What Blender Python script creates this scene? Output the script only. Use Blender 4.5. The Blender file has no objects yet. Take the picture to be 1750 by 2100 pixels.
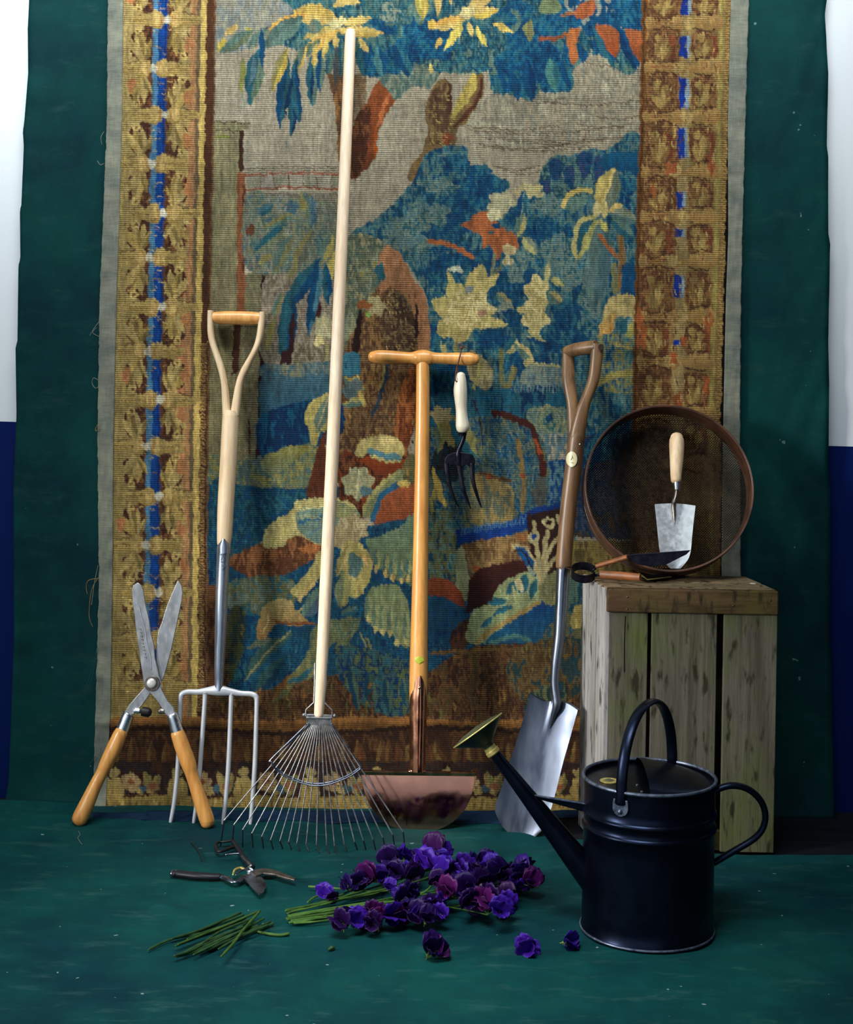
import bpy, bmesh, math, random
import numpy as np
from mathutils import Vector, Matrix
PI = math.pi
scn = bpy.context.scene
COL = scn.collection
# ---------------------------------------------------------------- camera, light, exposure
FPX, CXP, CYP, ROLL, CAMH, CAMY = 3530.0, 875.0, 590.0, math.radians(1.0), 1.115, -3.71
ct, st = math.cos(ROLL), math.sin(ROLL)
cd = bpy.data.cameras.new('camera'); cam = bpy.data.objects.new('camera', cd); COL.objects.link(cam)
cd.sensor_fit = 'VERTICAL'; cd.sensor_height = 36; cd.sensor_width = 30; cd.lens = FPX/2100*36
cd.shift_y = (CYP-1050)/2100; cd.clip_start = .05
right = Vector((ct, 0, st)); up = Vector((-st, 0, ct)); back = Vector((0, -1, 0))
cam.matrix_world = Matrix(((right.x, up.x, back.x, 0), (right.y, up.y, back.y, CAMY), (right.z, up.z, back.z, CAMH), (0, 0, 0, 1)))
scn.camera = cam
scn.view_settings.view_transform = 'Standard'; scn.view_settings.look = 'None'
scn.view_settings.gamma = 1; scn.view_settings.use_curve_mapping = False
scn.view_settings.exposure = 0.0
w = bpy.data.worlds.new('studio_air'); scn.world = w; w.use_nodes = True
# dark surroundings; pale band added behind the camera for the metals to reflect
wn = w.node_tree; bgn = wn.nodes['Background']; wtc = wn.nodes.new('ShaderNodeTexCoord'); 
def wm(op, x, y=None, z=None):
    n_ = wn.nodes.new('ShaderNodeMath'); n_.operation = op
    for i_, v_ in enumerate((x, y, z)):
        if v_ is None: continue
        if hasattr(v_, 'is_linked'): wn.links.new(v_, n_.inputs[i_])
        else: n_.inputs[i_].default_value = v_
    return n_.outputs[0]
def ss(v_, a_, b_):
    n_ = wn.nodes.new('ShaderNodeMapRange'); n_.interpolation_type = 'SMOOTHSTEP'; wn.links.new(v_, n_.inputs[0]); n_.inputs[1].default_value = a_; n_.inputs[2].default_value = b_
    return n_.outputs[0]
wsp = wn.nodes.new('ShaderNodeSeparateXYZ'); wn.links.new(wtc.outputs['Generated'], wsp.inputs[0])
azi = wm('ADD', wm('MULTIPLY', wsp.outputs[0], -.45), wm('MULTIPLY', wsp.outputs[1], -.86))
band_ = wm('MULTIPLY', ss(azi, .62, .95), wm('MULTIPLY', ss(wsp.outputs[2], -.10, .0), wm('SUBTRACT', 1.0, ss(wsp.outputs[2], .28, .55))))
wmx = wn.nodes.new('ShaderNodeMix'); wmx.data_type = 'RGBA'; wn.links.new(band_, wmx.inputs[0]); wmx.inputs[6].default_value = (.008, .014, .030, 1); wmx.inputs[7].default_value = (.62, .74, .92, 1)
wn.links.new(wmx.outputs[2], bgn.inputs[0]); bgn.inputs[1].default_value = .95
def area(name, loc, target, sx, sy, power, col, spread=180):
    l = bpy.data.lights.new(name, 'AREA'); l.shape = 'RECTANGLE'; l.size = sx; l.size_y = sy; l.energy = power; l.color = col; l.spread = math.radians(spread)
    o = bpy.data.objects.new(name, l); COL.objects.link(o); o.location = loc
    o.rotation_euler = (Vector(target)-Vector(loc)).to_track_quat('-Z', 'Y').to_euler(); return o
area('added_wall_strip', (-.62, -.90, 2.60), (-.62, 0, 1.76), 3.2, .35, 26, (.96, .98, 1.0), 80)  # added strip above the frame, brightens the upper wall and cloth
area('added_floor_light', (-.40, -1.75, 2.3), (-.1, -1.0, 0), 1.2, .8, 7.5, (.94, .98, 1.0), 54)  # added overhead light that lifts the floor cloth
area('added_side_light', (-2.3, -1.9, 1.25), (.18, -.25, .40), .45, .8, 5.5, (1.0, .97, .92), 37)  # added narrow light from the left front, brightens the tools
# ---------------------------------------------------------------- helpers
def W(px, py, Y):
    d = Y-CAMY; xc = (px-CXP)/FPX*d; yc = (CYP-py)/FPX*d
    return Vector((ct*xc-st*yc, Y, CAMH+st*xc+ct*yc))
def F(px, py, z=0.0):
    xn = (px-CXP)/FPX; yn = (CYP-py)/FPX
    d = (z-CAMH)/(st*xn+ct*yn)
    return Vector(((ct*xn-st*yn)*d, CAMY+d, z))
class Lean:
    """the slanted plane a tool lies in while it leans against the hanging cloth"""
    def __init__(s, px, pyb, pyt, Yt, Yf=None):
        s.b, s.t, s.Yt = pyb, pyt, Yt; s.Yf = F(px, pyb).y if Yf is None else Yf
        a = W(px, pyb, s.Yf); b = W(px, pyt, Yt); v = (b-a).normalized()
        s.n = Vector((0, -v.z, v.y)).normalized(); s.base = a
    def Y(s, py): return s.Yf+(s.Yt-s.Yf)*(s.b-py)/(s.b-s.t)
    def __call__(s, px, py, off=0): return W(px, py, s.Y(py))+s.n*off
    def r(s, rp, py): return rp*(s.Y(py)-CAMY)/FPX
def empty(name, loc, label, cat, group=None):
    o = bpy.data.objects.new(name, None); COL.objects.link(o); o.location = loc; o.empty_display_size = .05
    o['label'] = label; o['category'] = cat
    if group: o['group'] = group
    return o
def rootof(p):
    while p.parent: p = p.parent
    return p
def mk(name, vf, m, parent=None, smooth=True, angle=35, bevel=0, label=None, origin=None):
    v, f = vf
    off = Vector(rootof(parent).location) if parent else (Vector(origin) if origin is not None else Vector((0, 0, 0)))
    me = bpy.data.meshes.new(name); me.from_pydata([tuple(Vector(p)-off) for p in v], [], f)
    bm = bmesh.new(); bm.from_mesh(me); bmesh.ops.recalc_face_normals(bm, faces=bm.faces)
    bm.to_mesh(me); bm.free()
    if smooth:
        me.shade_smooth(); me.set_sharp_from_angle(angle=math.radians(angle))
    me.materials.append(m); o = bpy.data.objects.new(name, me); COL.objects.link(o)
    if parent: o.parent = parent
    else: o.location = off
    if bevel:
        b = o.modifiers.new('edge', 'BEVEL'); b.width = bevel; b.segments = 2; b.limit_method = 'ANGLE'; b.angle_limit = math.radians(40)
    if label: o['label'] = label
    return o
def tag(o, label, cat, group=None):
    o['label'] = label; o['category'] = cat
    if group: o['group'] = group
    return o
def join(*vfs):
    V, Fc = [], []
    for v, f in vfs:
        n = len(V); V += list(v); Fc += [tuple(i+n for i in q) for q in f]
    return V, Fc
def spline(pts, n=6, closed=False):
    P_ = [Vector(p) for p in pts]; N = len(P_); o = []
    rng = range(N) if closed else range(N-1)
    for i in rng:
        if closed: a, b, c, d = P_[i-1], P_[i], P_[(i+1) % N], P_[(i+2) % N]
        else: a, b, c, d = P_[max(0, i-1)], P_[i], P_[i+1], P_[min(N-1, i+2)]
        for k in range(n):
            t = k/n; o.append(.5*((2*b)+(c-a)*t+(2*a-5*b+4*c-d)*t*t+(3*b-a-3*c+d)*t**3))
    if not closed: o.append(P_[-1])
    return o
def tube(pts, rad, seg=14, side=None, flat=1.0, round_ends=True, closed=False):
    """swept round or oval bar; rad: number or one per point; flat: second radius / first; side: direction of the first radius"""
    p = [Vector(q) for q in pts]; n = len(p)
    r = [rad]*n if not hasattr(rad, '__len__') else list(rad)
    if round_ends and not closed:
        t0 = (p[0]-p[1]).normalized(); t1 = (p[-1]-p[-2]).normalized()
        pre, rp, post, rq = [], [], [], []
        for k in range(4, 0, -1):
            a = k/4*PI/2*.96; fl = min(1, flat)
            pre.append(p[0]+t0*r[0]*fl*math.sin(a)*.8); rp.append(r[0]*math.cos(a))
        for k in range(1, 5):
            a = k/4*PI/2*.96; post.append(p[-1]+t1*r[-1]*fl*math.sin(a)*.8); rq.append(r[-1]*math.cos(a))
        p = pre+p+post; r = rp+r+rq; n = len(p)
    V, Fc = [], []; u = None
    for i in range(n):
        if closed: t = (p[(i+1) % n]-p[i-1]).normalized()
        else: t = (p[min(n-1, i+1)]-p[max(0, i-1)]).normalized()
        if side is not None: s_ = Vector(side); u = s_-t*s_.dot(t)
        elif u is None:
            s_ = Vector((1, 0, 0)) if abs(t.x) < .8 else Vector((0, 0, 1)); u = s_-t*s_.dot(t)
        else: u = u-t*u.dot(t)
        u.normalize(); v = t.cross(u)
        for k in range(seg):
            a = 2*PI*k/seg; V.append(p[i]+u*(math.cos(a)*r[i])+v*(math.sin(a)*r[i]*flat))
    m = n if closed else n-1
    for i in range(m):
        for k in range(seg):
            j = (i+1) % n; Fc.append((i*seg+k, i*seg+(k+1) % seg, j*seg+(k+1) % seg, j*seg+k))
    if not closed:
        Fc.append(tuple(range(seg))[::-1]); Fc.append(tuple((n-1)*seg+k for k in range(seg)))
    return V, Fc
def lathe(base, axis, prof, seg=40, cap=(True, True)):
    """prof: list of (height along axis, radius)"""
    ax = Vector(axis).normalized(); s_ = Vector((1, 0, 0)) if abs(ax.x) < .8 else Vector((0, 0, 1))
    u = (s_-ax*s_.dot(ax)).normalized(); v = ax.cross(u); V, Fc = [], []
    for h, r in prof:
        for k in range(seg):
            a = 2*PI*k/seg; V.append(Vector(base)+ax*h+u*math.cos(a)*r+v*math.sin(a)*r)
    for i in range(len(prof)-1):
        for k in range(seg): Fc.append((i*seg+k, i*seg+(k+1) % seg, (i+1)*seg+(k+1) % seg, (i+1)*seg+k))
    if cap[0]: Fc.append(tuple(range(seg))[::-1])
    if cap[1]: Fc.append(tuple((len(prof)-1)*seg+k for k in range(seg)))
    return V, Fc
def plate(pts, nvec, th):
    n = len(pts); nv = Vector(nvec); V = [Vector(p)+nv*th/2 for p in pts]+[Vector(p)-nv*th/2 for p in pts]
    Fc = [tuple(range(n)), tuple(range(2*n-1, n-1, -1))]
    for i in range(n): Fc.append((i, i+n, (i+1) % n+n, (i+1) % n))
    return V, Fc
def sheet(rows, th, nvec):
    """grid of points given as rows, made solid with thickness th along nvec"""
    R_, Cn = len(rows), len(rows[0]); nv = Vector(nvec)*th; V = [Vector(p) for r in rows for p in r]; V += [p-nv for p in V]; N = R_*Cn; Fc = []
    for i in range(R_-1):
        for j in range(Cn-1):
            a = i*Cn+j; Fc.append((a, a+1, a+Cn+1, a+Cn)); Fc.append((a+N, a+Cn+N, a+Cn+1+N, a+1+N))
    for j in range(Cn-1):
        Fc.append((j, j+N, j+1+N, j+1)); a = (R_-1)*Cn+j; Fc.append((a, a+1, a+1+N, a+N))
    for i in range(R_-1):
        a = i*Cn; Fc.append((a, a+Cn, a+Cn+N, a+N)); a = i*Cn+Cn-1; Fc.append((a, a+N, a+Cn+N, a+Cn))
    return V, Fc
def box(p0, ux, uy, uz):
    p0, ux, uy, uz = map(Vector, (p0, ux, uy, uz))
    V = [p0, p0+ux, p0+ux+uy, p0+uy, p0+uz, p0+ux+uz, p0+ux+uy+uz, p0+uy+uz]
    return V, [(0, 3, 2, 1), (4, 5, 6, 7), (0, 1, 5, 4), (1, 2, 6, 5), (2, 3, 7, 6), (3, 0, 4, 7)]
def ball(c, r, seg=12, sc=(1, 1, 1)):
    V, Fc = [], []; c = Vector(c); n = seg//2
    for i in range(1, n):
        a = PI*i/n
        for k in range(seg):
            b = 2*PI*k/seg; V.append(c+Vector((math.sin(a)*math.cos(b)*r*sc[0], math.sin(a)*math.sin(b)*r*sc[1], math.cos(a)*r*sc[2])))
    t = len(V); V += [c+Vector((0, 0, r*sc[2])), c-Vector((0, 0, r*sc[2]))]
    for i in range(n-2):
        for k in range(seg): Fc.append((i*seg+k, (i+1)*seg+k, (i+1)*seg+(k+1) % seg, i*seg+(k+1) % seg))
    for k in range(seg): Fc.append((t, k, (k+1) % seg)); Fc.append((t+1, (n-2)*seg+(k+1) % seg, (n-2)*seg+k))
    return V, Fc
# ---------------------------------------------------------------- materials
def lin(c): return tuple(((x/255)/12.92 if x/255 <= .04045 else ((x/255+.055)/1.055)**2.4) for x in c)+(1,)
class NT:
    spec = .5
    def __init__(s, name):
        s.m = bpy.data.materials.new(name); s.m.use_nodes = True; s.t = s.m.node_tree; s.b = s.t.nodes['Principled BSDF']; s.b.inputs['Specular IOR Level'].default_value = NT.spec
    def n(s, typ, **kw):
        x = s.t.nodes.new(typ)
        for k, v in kw.items():
            if k in x.inputs.keys() if isinstance(k, str) else False: x.inputs[k].default_value = v
            else: setattr(x, k, v)
        return x
    def l(s, a, b): s.t.links.new(a, b)
    def coords(s, scale, kind='Object'):
        tc = s.n('ShaderNodeTexCoord'); mp = s.n('ShaderNodeMapping'); mp.inputs['Scale'].default_value = scale
        s.l(tc.outputs[kind], mp.inputs[0]); return mp.outputs[0]
    def noise(s, scale, sc=1, detail=4, rough=.55, kind='Object'):
        x = s.n('ShaderNodeTexNoise'); x.inputs['Scale'].default_value = sc; x.inputs['Detail'].default_value = detail; x.inputs['Roughness'].default_value = rough
        s.l(s.coords(scale, kind), x.inputs['Vector']); return x.outputs['Fac']
    def ramp(s, fac, stops):
        r = s.n('ShaderNodeValToRGB'); e = r.color_ramp.elements
        while len(e) < len(stops): e.new(.5)
        for i, (p, c) in enumerate(stops): e[i].position = p; e[i].color = c
        s.l(fac, r.inputs[0]); return r.outputs[0]
    def mix(s, a, b, fac, mode='MIX'):
        x = s.n('ShaderNodeMix'); x.data_type = 'RGBA'; x.blend_type = mode
        for i, v in ((0, fac), (6, a), (7, b)):
            if hasattr(v, 'is_linked'): s.l(v, x.inputs[i])
            else: x.inputs[i].default_value = v
        return x.outputs[2]
    def bump(s, h, strength, dist=.002):
        x = s.n('ShaderNodeBump'); x.inputs['Strength'].default_value = strength; x.inputs['Distance'].default_value = dist
        s.l(h, x.inputs['Height']); s.l(x.outputs[0], s.b.inputs['Normal'])
    def math(s, op, a, b=None):
        x = s.n('ShaderNodeMath'); x.operation = op
        for i, v in enumerate((a, b)):
            if v is None: continue
            if hasattr(v, 'is_linked'): s.l(v, x.inputs[i])
            else: x.inputs[i].default_value = v
        return x.outputs[0]
g_ = lambda v: (v, v, v, 1)
def wood(name, c1, c2, rough=.42, grain=(55, 55, 3), knots=None, coat=0):
    t = NT(name); a = t.noise(grain, 1, 6, .6); b = t.noise((grain[0]*3, grain[1]*3, grain[2]*2), 1, 3)
    c = t.ramp(a, [(.3, lin(c2)), (.6, lin(c1))])
    c = t.mix(c, t.ramp(b, [(.35, g_(.78)), (.6, g_(1.06))]), .6, 'MULTIPLY')
    if knots: c = t.mix(c, lin(knots), t.ramp(t.noise((9, 9, 4), 1, 3), [(.55, g_(0)), (.75, g_(.8))]))
    t.l(c, t.b.inputs['Base Color']); t.b.inputs['Roughness'].default_value = rough; t.bump(b, .15, .0006)
    t.b.inputs['Coat Weight'].default_value = coat; t.b.inputs['Coat Roughness'].default_value = .25
    return t.m
def metal(name, c, rough=.3, c2=None, sc=(30, 30, 30), metallic=1, rv=.15, dark=None):
    t = NT(name); a = t.noise(sc, 1, 5)
    t.l(t.ramp(a, [(.3, lin(c2 or c)), (.65, lin(c))]), t.b.inputs['Base Color'])
    t.b.inputs['Metallic'].default_value = metallic
    r = t.ramp(t.noise((sc[0]*2, sc[1]*2, sc[2]*2), 1, 4), [(.3, g_(max(.03, rough-rv))), (.7, g_(rough+rv))]); t.l(r, t.b.inputs['Roughness'])
    t.bump(a, .05, .0005); return t.m
def plain(name, c, rough=.6, metallic=0, var=.25, sc=40):
    t = NT(name); a = t.noise((sc, sc, sc), 1, 4)
    c_ = lin(c); d = tuple(x*(1-var) for x in c_[:3])+(1,)
    t.l(t.ramp(a, [(.35, d), (.65, c_)]), t.b.inputs['Base Color']); t.b.inputs['Roughness'].default_value = rough; t.b.inputs['Metallic'].default_value = metallic
    return t.m
M_ash = wood('pale_ash_wood', (230, 206, 168), (208, 176, 132), .48)
M_ash2 = wood('bleached_ash_wood', (240, 220, 190), (226, 196, 160), .5, (60, 60, 2))
M_beech = wood('varnished_beech', (232, 172, 98), (214, 146, 74), .33, coat=.3)
M_honey = wood('honey_varnished_wood', (228, 166, 88), (208, 138, 66), .32, coat=.3)
M_walnut = wood('aged_brown_wood', (132, 100, 66), (88, 62, 40), .42, (70, 70, 3), knots=(70, 52, 36), coat=.1)
M_cream = wood('cream_painted_wood', (236, 228, 206), (222, 210, 182), .45)
M_steel = metal('brushed_steel', (150, 158, 170), .3, (104, 112, 126), (16, 16, 4))
M_spade = metal('polished_spade_steel', (104, 112, 126), .40, (66, 72, 86), (16, 16, 3), 1, .14)
M_socket = metal('grey_enamelled_steel', (190, 200, 212), .26, (158, 170, 184), (20, 20, 3), .85)
M_alu = metal('silver_painted_tines', (214, 218, 222), .38, (196, 200, 206), (20, 20, 20), .35, .05)
M_blade = metal('worn_shear_steel', (184, 186, 186), .36, (158, 156, 152), (60, 60, 25), .8)
M_dsteel = metal('dull_joint_steel', (140, 134, 126), .36, (96, 88, 80), (60, 60, 60), .85)
M_chrome = metal('polished_chrome', (226, 232, 236), .3, rv=.06)
M_wire = metal('galvanised_wire', (150, 152, 154), .45, (120, 122, 126), (60, 60, 60), .8)
M_tip = metal('shaded_tip_and_strand', (26, 30, 34), .5, metallic=.4)  # tine tips' shade put into this dark colour, which the strand shares
M_copper = metal('polished_bronze', (244, 178, 148), .10, (228, 156, 126), (12, 12, 12), 1, .06)
M_copperd = metal('hammered_bronze', (232, 172, 136), .26, (176, 118, 88), (26, 26, 12), 1, .1)
M_black = metal('blackened_forged_steel', (34, 34, 46), .4, (20, 20, 30), (40, 40, 40), .7)
M_can = metal('black_enamelled_can', (30, 39, 58), .32, (22, 29, 46), (14, 14, 14), .92, .05)
M_canl = metal('worn_black_enamel', (120, 130, 150), .4, (70, 80, 100), (90, 90, 90), .7)
M_brass = metal('tarnished_brass', (206, 190, 112), .42, (176, 160, 88), (80, 80, 80), .45)
M_gbrass = metal('dark_brass_rose', (84, 92, 64), .42, (54, 62, 46), (30, 30, 30), .35)
M_leather = plain('brown_leather', (86, 44, 30), .6)
M_sgrip = wood('worn_tan_grip', (140, 84, 42), (92, 56, 32), .5, (20, 60, 60))
M_rubber = plain('black_rubber', (14, 13, 18), .5)
M_ink = plain('dark_stamped_ink', (44, 50, 66), .6)
M_teal = plain('teal_print', (30, 140, 140), .5)
M_lime = plain('lime_sticker', (196, 204, 60), .5)
M_stick = plain('cream_gold_sticker', (226, 220, 176), .4, .1)
M_gold = plain('gold_print', (160, 140, 70), .4, .5)
NT.spec = .12
# ---------------------------------------------------------------- the room
YW = 0.0
def grid(name, X0, X1, Z0, Z1, fn, nx, nz_, m, **kw):
    V = [fn(X0+(X1-X0)*i/nx, Z0+(Z1-Z0)*j/nz_) for j in range(nz_+1) for i in range(nx+1)]
    Fc = [(j*(nx+1)+i, j*(nx+1)+i+1, (j+1)*(nx+1)+i+1, (j+1)*(nx+1)+i) for j in range(nz_) for i in range(nx)]
    return mk(name, (V, Fc), m, **kw)
pL, pR = W(25, 865, YW), W(1722, 915, YW); slope = (pR.z-pL.z)/(pR.x-pL.x)
t = NT('white_and_blue_wall_paint'); tc = t.n('ShaderNodeTexCoord'); sp = t.n('ShaderNodeSeparateXYZ'); t.l(tc.outputs['Object'], sp.inputs[0])
line = t.math('SUBTRACT', sp.outputs[2], t.math('ADD', t.math('MULTIPLY', t.math('SUBTRACT', sp.outputs[0], pL.x), slope), pL.z))
fac = t.math('GREATER_THAN', line, 0.0)
t.l(t.mix(lin((2, 26, 84)), lin((226, 234, 236)), fac), t.b.inputs['Base Color']); t.b.inputs['Roughness'].default_value = .55
wb = mk('wall_back', box((-3, 0, 0), (6, 0, 0), (0, .1, 0), (0, 0, 3)), t.m, smooth=False); wb['kind'] = 'structure'
m_floor = wood('shade_dark_floor', (20, 22, 30), (10, 12, 18), .8, (3, 40, 40))  # floor colour near black, standing in for shade behind the cloth edge
fl = mk('floor', box((-3, -4.5, -.1), (6, 0, 0), (0, 4.6, 0), (0, 0, .1)), m_floor, smooth=False); fl['kind'] = 'structure'
# green canvas
def canvas(name, sc, c_lo, c_hi, speck, streak=.45):
    t = NT(name); a = t.noise((sc, sc, sc), 1, 6, .6); b = t.noise((sc*6, sc*3, sc*3), 1, 5, .7)
    c = t.ramp(a, [(.36, lin(c_lo)), (.62, lin(c_hi))]); c = t.mix(c, t.ramp(b, [(.3, g_(.8)), (.7, g_(1.2))]), .7, 'MULTIPLY')
    s = t.noise((60, 60, 60), 1, 1, .4); c = t.mix(c, lin(speck), t.ramp(s, [(.795, g_(0)), (.81, g_(.55))]))
    sc2 = t.noise((9, 30, 30), 1, 7, .75); c = t.mix(c, lin((74, 112, 104)), t.ramp(sc2, [(.55, g_(0)), (.8, g_(streak))]))
    t.l(c, t.b.inputs['Base Color']); t.b.inputs['Roughness'].default_value = .75
    wv = t.noise((500, 500, 500), 1, 2); t.bump(wv, .25, .0008); return t.m
M_cloth = canvas('green_canvas', 3.0, (0, 40, 46), (4, 60, 57), (120, 150, 145), .16)
M_cloth2 = canvas('green_canvas_floor', 2.6, (0, 46, 54), (5, 68, 65), (170, 190, 182))
from mathutils import noise as mn
def nn(x, y, z=0): return mn.noise(Vector((x, y, z)))
YB = -.014
def hang(u, v):
    py = -120+1800*v
    xl = np.interp(py, [-120, 0, 60, 150, 250, 270, 300, 420, 432, 530, 545, 700, 712, 850, 1000, 1300, 1500, 1600, 1660, 1690], [61, 60, 57, 58, 50, 47, 49, 44, 41, 42, 38, 36, 32, 34, 28, 29, 22, 18, 8, -60])
    xr = np.interp(py, [-120, 0, 30, 150, 300, 320, 480, 500, 700, 800, 960, 1000, 1300, 1700], [1696, 1696, 1692, 1699, 1696, 1699, 1699, 1703, 1699, 1701, 1699, 1703, 1703, 1712])
    px = xl+(xr-xl)*u
    y = YB-.004*(1+nn(px/170, py/700))
    e = max(0, 1-(1-u)*11); y -= e*(.006+.008*abs(nn(u*30+py/240, py/170, 3)))
    y -= max(0, 1-u*26)*(.004+.006*abs(nn(py/75, 5)))
    if py > 1560: y -= .02*((py-1560)/120)**2
    return W(px, py, y)
bd = grid('canvas_backdrop', 0, 1, 0, 1, hang, 150, 220, M_cloth, origin=W(875, 1680, YB))
sol = bd.modifiers.new('thickness', 'SOLIDIFY'); sol.thickness = .0015; sol.offset = 1
tag(bd, 'tall dark green canvas backdrop hanging on the wall behind the tapestry', 'backdrop')
# floor cloth with wrinkles; its far edge at the right is turned up in front of the crate
ridges = [((420, 1800), (700, 1768), .006), ((560, 1800), (980, 1742), .005), ((380, 1712), (413, 1768), .003), ((300, 1850), (400, 1890), .005), ((700, 1960), (560, 2040), .004), ((860, 1720), (1180, 1716), .006), ((540, 2060), (500, 1990), .004), ((960, 2010), (1080, 1960), .003), ((0, 1955), (120, 1975), .003), ((1500, 1800), (1740, 1812), .003), ((640, 1950), (760, 1930), .003), ((1100, 1775), (1190, 1735), .006), ((0, 1672), (330, 1690), .004), ((1600, 1960), (1740, 2040), .004)]
RG = [(F(*a), F(*b), h) for a, b, h in ridges]
def ridge(x, y):
    z = 0
    for a, b, h in RG:
        d = b-a; L2 = d.x*d.x+d.y*d.y; tt = ((x-a.x)*d.x+(y-a.y)*d.y)/L2
        q = max(0, min(1, tt)); dx, dy = x-(a.x+d.x*q), y-(a.y+d.y*q); dd = dx*dx+dy*dy
        if dd < .004: z += h*math.exp(-dd/.00035)*math.sin(PI*max(.08, min(.92, tt)))
    return z
def zf(x, y):
    """height of the cloth on the floor"""
    z = .005+.0040*nn(x*3.2+y, y*7, 1)+.0026*nn(x*9, y*16, 2)+.0014*nn(x*22, y*30, 5)+ridge(x, y)
    return max(.0012, z)
edge = [(-1.9, -.03), (-.9, -.03), (W(1000, 1690, -.05).x, -.035), (F(1090, 1700).x, F(1090, 1700).y), (F(1190, 1730).x, F(1190, 1730).y), (F(1330, 1760).x, F(1330, 1760).y), (F(1480, 1765).x, F(1480, 1765).y), (F(1750, 1765).x, F(1750, 1765).y), (1.9, F(1750, 1765).y)]
def lay(u, v):
    x = -1.7+3.4*u; ye = np.interp(x, [e[0] for e in edge], [e[1] for e in edge]); y = -2.6+(ye+2.6)*v**.8
    z = zf(x, y)
    if x > .2: z += .010*max(0, 1-abs(ye-y)/.03)*min(1, (x-.2)/.3)*(1 if ye-y > .004 else .2)
    return Vector((x, y, z))
fc = grid('canvas_floor_cloth', 0, 1, 0, 1, lay, 340, 330, M_cloth2, origin=(0, -.8, 0))
tag(fc, 'wrinkled dark green canvas spread over the floor under the tools', 'floor cloth')
sol = fc.modifiers.new('thickness', 'SOLIDIFY'); sol.thickness = .0012; sol.offset = 1
# ---------------------------------------------------------------- tapestry design (a woven picture, worked out as yarn colours per knot)
CX0, CY0, CW, CH = 185, -40, 1365, 1760          # pattern sheet in millimetre-like units of the cloth
rs = np.random.RandomState(7)
cv = np.zeros((CH, CW, 3), np.float32)
def _up(a, h, w):
    yi = np.linspace(0, a.shape[0]-1.001, h); xi = np.linspace(0, a.shape[1]-1.001, w)
    y0 = yi.astype(int); x0 = xi.astype(int); fy = (yi-y0)[:, None]; fx = (xi-x0)[None]
    fy = fy*fy*(3-2*fy); fx = fx*fx*(3-2*fx)
    return (a[y0][:, x0]*(1-fy)*(1-fx)+a[y0+1][:, x0]*fy*(1-fx)+a[y0][:, x0+1]*(1-fy)*fx+a[y0+1][:, x0+1]*fy*fx).astype(np.float32)
def nz(sx, sy, seed):
    r = np.random.RandomState(seed)
    return _up(r.rand(int(CH/sy)+3, int(CW/sx)+3)-.5, CH, CW)*2
NA = nz(9, 14, 1)+.6*nz(4, 6, 2)
NB = nz(9, 14, 3)+.6*nz(4, 6, 4)
HAT = nz(2.6, 16, 5)                               # vertical comb-like hatching
MOT = nz(7, 22, 6)*.6+nz(3, 8, 7)*.5+nz(30, 40, 8)*.5
MOT2 = nz(6, 9, 9)*.6+nz(2.5, 5, 10)*.6+nz(22, 26, 11)*.5
yy, xx = np.mgrid[0:CH, 0:CW].astype(np.float32)
xx += CX0; yy += CY0
WX = xx+NA*2.2; WY = yy+NB*2.0+HAT*3.2
def C(*c): return np.array(c, np.float32)/255
def sm(pts, n=6):
    p = np.array(pts, float); N = len(p); o = []
    for i in range(N):
        a, b, c, d = p[i-1], p[i], p[(i+1) % N], p[(i+2) % N]
        for k in range(n):
            t = k/n
            o.append(.5*((2*b)+(-a+c)*t+(2*a-5*b+4*c-d)*t*t+(-a+3*b-3*c+d)*t**3))
    return np.array(o)
def inside(pts, pad=8):
    p = np.array(pts, float)
    x0 = max(0, int(p[:, 0].min()-CX0-pad)); x1 = min(CW, int(p[:, 0].max()-CX0+pad)+1)
    y0 = max(0, int(p[:, 1].min()-CY0-pad)); y1 = min(CH, int(p[:, 1].max()-CY0+pad)+1)
    if x1 <= x0 or y1 <= y0: return None
    X = WX[y0:y1, x0:x1]; Y = WY[y0:y1, x0:x1]; m = np.zeros(X.shape, bool)
    for i in range(len(p)):
        ax, ay = p[i-1]; bx_, by = p[i]
        if ay == by: continue
        m ^= ((ay > Y) != (by > Y)) & (X < (bx_-ax)*(Y-ay)/(by-ay)+ax)
    return (slice(y0, y1), slice(x0, x1)), m
def P(pts, c, c2=None, s=1, g='y', mot=.16, hat=.10):
    """fill an outline with yarn colour c (fading to c2 along g)"""
    q = sm(pts) if s else pts
    r = inside(q)
    if r is None: return
    sl, m = r; c = C(*c); p = np.array(q)
    if c2 is None: col = c[None, None]*np.ones(m.shape+(1,), np.float32)
    else:
        i = 1 if g == 'y' else 0
        T = (yy if g == 'y' else xx)[sl]+MOT[sl]*14+HAT[sl]*10
        t = np.clip((T-p[:, i].min())/max(1, np.ptp(p[:, i])), 0, 1)[..., None]
        col = c*(1-t)+C(*c2)*t
    col = col*(1+mot*MOT[sl]+hat*HAT[sl])[..., None]
    a = m[..., None]
    cv[sl] = np.where(a, col, cv[sl])
def M(pts, cols, s=1, f=1.0, k=0, mot=.12):
    """mottled foliage: yarn colours chosen by a cloud field"""
    q = sm(pts) if s else pts
    r = inside(q)
    if r is None: return
    sl, m = r; n = len(cols)
    F = (MOT2 if k else MOT)[sl]*f
    v = np.clip((F*.5+.5)*n, 0, n-1.01); i = v.astype(int)
    pal = np.array([C(*c) for c in cols]); fr = np.clip((v-i-.35)/.3, 0, 1)[..., None]
    col = pal[i]*(1-fr)+pal[np.minimum(i+1, n-1)]*fr
    col = col*(1+mot*HAT[sl]+.1*MOT2[sl])[..., None]
    cv[sl] = np.where(m[..., None], col, cv[sl])
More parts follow.
